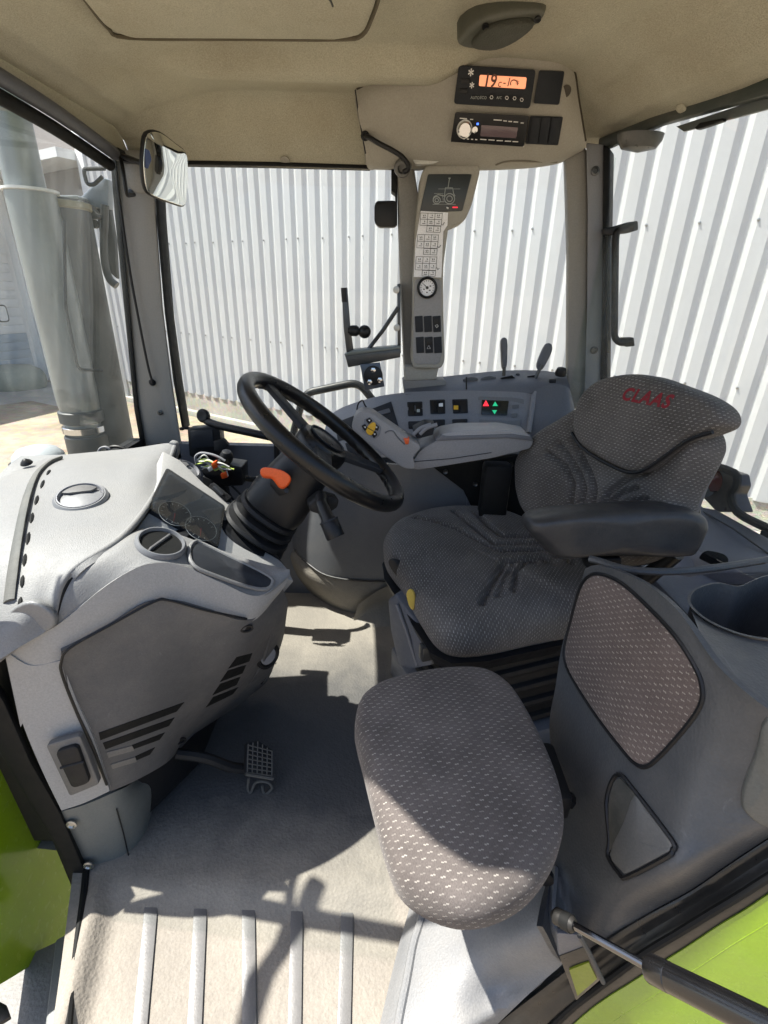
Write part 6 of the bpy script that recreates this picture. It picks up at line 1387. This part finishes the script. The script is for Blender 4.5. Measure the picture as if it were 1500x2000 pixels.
mk('ball', lathe([(0.0, -.017), (.010, -.0135), (.016, -.006), (.017, 0), (.016, .006), (.010, .0135), (0, .017)], A(712, 648, y=by-.03), (0, -1, 0), 20), MT['black'], mb)
mk('clamp_knob', lathe([(0.012, -.012), (0.014, -.006), (0.014, .006), (0.010, .012)], A(692, 646, y=by-.03), (1, 0, 0), 14), MT['black'], mb)
qp = mk('mount_plate', prism(P_([(703, 712), (742, 708), (751, 755), (713, 763)], by-.035), (0, .006, 0), .001), plastic('plate_blue_grey', (.07, .085, .11), .35, .1, 700, .3, metal=.5), mb)
mk('mount_disc', lathe([(0.026, 0), (0.026, .006), (0.010, .010), (0, .011)], A(729, 733, y=by-.0355), (0, -1, 0), 26), MT['black'], mb)
for u, v in ((729, 723), (722, 746), (742, 742)):
    mk('nut', lathe([(0.0075, 0), (0.0075, .005), (0.004, .006), (0, .006)], A(u, v, y=by-.040), (0, -1, 0), 6), MT['chrome'], mb)
# grab rails
g1 = thing('grab_rail', 'black grab rail behind the steering wheel below the side window', 'grab rail', A(560, 880, y=1.48))
mk('tube', tube(cr([A(u, v, y=y) for u, v, y in ((398, 812, 1.50), (404, 822, 1.48), (430, 832, 1.46), (490, 845, 1.45), (545, 857, 1.45))], 5), .012, 12), MT['black'], g1)
mk('end_cap', lathe([(0.020, 0), (0.021, .008), (0.016, .014), (0.010, .015), (0, .010)], A(399, 812, y=1.485), (-.2, -1, .2), 22), MT['black'], g1)
mk('post', tube([A(540, 862, y=1.45), A(541, 900, y=1.45), A(538, 960, y=1.45)], .009, 10), MT['black'], g1)
mk('post_clamp', box(A(542, 855, y=1.445), (.022, .03, .024), None, .004), MT['console_dk'], g1)
g2 = thing('outside_handrail', 'bent black tube handrail outside the side window above the wheel', 'handrail', A(600, 860, y=1.6))
mk('tube', bent([A(550, 960, y=1.60), A(572, 850, y=1.60), A(594, 768, y=1.60), A(700, 746, y=1.60), A(735, 790, y=1.60), A(760, 850, y=1.60)], .0125, .035, 12), MT['black'], g2)
# latch box and connector harness by the front pillar
lb = thing('latch_box', 'black door latch box at the foot of the front pillar', 'latch', A(400, 890, y=1.47))
mk('case', prism(rounded(P_([(366, 838), (428, 833), (434, 890), (400, 905), (370, 890)], 1.46), .005), (0, .04, 0), .004), MT['black'], lb)
mk('case_lid', prism(rounded(P_([(372, 842), (415, 839), (418, 872), (374, 876)], 1.456), .004), (0, .006, 0), .002), MT['tray'], lb)
mk('latch_tongue', prism(rounded(P_([(416, 862), (436, 858), (446, 870), (434, 884), (418, 882)], 1.45), .004), (0, .02, 0), .003), MT['rubber'], lb)
mk('sill_seal', tube(cr(P_([(352, 838), (362, 836), (380, 838), (400, 834)], 1.49), 4), .005, 8), MT['seal'], lb)
hb_ = thing('connector_box', 'black box with loose white wires and orange plugs below the window', 'connector box', A(430, 940, y=1.27))
hy_ = 1.27
mk('box', prism(rounded(P_([(392, 918), (425, 905), (472, 912), (474, 948), (440, 950), (400, 932)], hy_), .003), (0, .06, 0), .003), MT['black'], hb_)
rng = random.Random(3)
MT['wirew'] = plastic('white_wire', (.55, .55, .52), .5, 0, 500, .3); MT['wirey'] = simple('lime_wire', (.45, .55, .12), .5)
for i in range(9):
    u0, v0 = 378+rng.uniform(0, 20), 905+rng.uniform(-6, 8); pts = [A(u0, v0, y=hy_-.01)]
    for j in range(1, 5): pts.append(A(u0 + j*14 + rng.uniform(-6, 6), v0 - 8 + j*5 + rng.uniform(-9, 7), y=hy_-.012-.008*rng.random()))
    mk('wire', tube(cr(pts, 4), .0022, 6), MT['wirew'] if i % 4 else MT['wirey'], hb_)
mk('wire_loop', tube(cr(P_([(384, 905), (382, 892), (392, 885), (410, 887), (425, 892), (440, 900)], hy_-.01), 4), .0035, 7), MT['console'], hb_)
for l in ([(412, 905), (422, 900), (426, 912), (416, 917)], [(430, 926), (441, 922), (444, 933), (433, 936)], [(404, 914), (412, 910), (416, 918), (408, 922)]):
    mk('plug', prism(P_(l, hy_-.022), (0, .014, 0), .0015), MT['orange'] if l[0][0] > 410 else MT['white'], hb_)
mk('gear_knob', lathe([(0.0, .030), (.012, .026), (.018, .014), (.017, .0), (.009, -.014), (.008, -.03)], A(442, 898, y=hy_+.01), (.2, -.2, 1), 20), MT['black'], hb_)
mk('conduit', tube(cr([A(472, 932, y=hy_+.03), A(495, 936, y=hy_+.05), A(520, 934, y=hy_+.06), A(550, 938, y=hy_+.08)], 6), .009, 10), MT['rubber'], hb_)
mk('box_stand', prism([A(395, 930, y=hy_+.02), A(440, 948, y=hy_+.02), V((-.42, hy_+.02, .06)), V((-.55, hy_+.02, .06))], (0, .03, 0), .003), MT['black'], hb_)
for i, (a, b_, c_) in enumerate((((452, 948), (478, 975), (500, 1010)), ((440, 950), (462, 990), (470, 1030)))):
    mk('hanging_wire', tube(cr(P_([a, b_, c_], hy_), 4), .003, 6), MT['black'], hb_)
# rear right: tail light housing and rear shelf seen past the backrest
tl = thing('rear_light_housing', 'dark housing with red lamp behind the seat by the rear window', 'lamp', A(1400, 950, x=.86))
def xp(l, x): return [A(u, v, x=x) for u, v in l]
mk('housing', prism(rounded(xp([(1362, 908), (1378, 907), (1432, 926), (1436, 948), (1428, 965), (1440, 1000), (1400, 1000), (1362, 960)], .86), .006), (.04, 0, 0), .004), plastic('brown_black', (.03, .02, .018), .3, .05, 600, .2), tl)
mk('lamp_lens', lathe([(0.030, 0), (0.026, .012), (0.012, .02), (0, .021)], A(1398, 940, x=.862), (-1, -.3, 0), 22), simple('dark_red_lens', (.12, .012, .010), .15), tl)
mk('housing_edge', tube(cr(xp([(1362, 906), (1378, 905), (1434, 924), (1438, 948), (1428, 966), (1440, 1000), (1500, 1032), (1600, 1075)], .855), 3), .010, 9), MT['seal'], tl)
mk('round_knob', lathe([(0.026, -.02), (0.030, 0), (0.026, .02), (0, .024)], A(1372, 950, x=.845), (-.3, -1, .2), 20), MT['console_dk'], tl)
rs_ = thing('rear_shelf', 'grey violet rear shelf panel behind the driver seat', 'shelf', A(1440, 1080, x=.82))
mk('panel', prism([A(u, v, x=x) for u, v, x in ((1345, 985, .80), (1400, 995, .84), (1500, 1050, .86), (1620, 1110, .88), (1620, 1160, .80), (1500, 1118, .78), (1350, 1120, .70), (1300, 1110, .68))], (0, .0, -.03), .004), plastic('shelf_violet_grey', (.13, .13, .155), .45, .15, 900, .15), rs_)
mk('panel_seam', tube([A(1372, 1002, x=.815)+V((0, 0, .004)), A(1430, 1035, x=.82)+V((0, 0, .004)), A(1500, 1085, x=.82)+V((0, 0, .004))], .002, 6), MT['black'], rs_)
mk('finger_pocket', pad([A(u, v, x=.74)+V((0, 0, .01)) for u, v in ((1365, 1092), (1380, 1082), (1412, 1090), (1420, 1104), (1400, 1112), (1368, 1104))], (-.3, -.5, .8), .006, .003, 0, 3, 3), MT['black'], rs_)
mk('rear_riser', prism([V((.60, .72, .0)), V((.95, .72, .0)), V((.95, 1.45, .0)), V((.58, 1.45, .0))], (0, 0, .44), .01), MT['console_dk'], rs_)

# outside mirror arm at the left front roof corner, seen only by the shadow it throws on the step
lm = thing('outside_mirror_arm', 'black mirror arm outside the left front roof corner', 'bracket', (-.95, .2, 1.35))
mk('arm', tube([V((-.84, .64, 1.38)), V((-.93, .50, 1.38)), V((-.96, -.15, 1.36))], .017, 10), MT['black'], lm)
mk('brace', tube([V((-.83, .66, 1.28)), V((-.93, .40, 1.37))], .009, 8), MT['black'], lm)
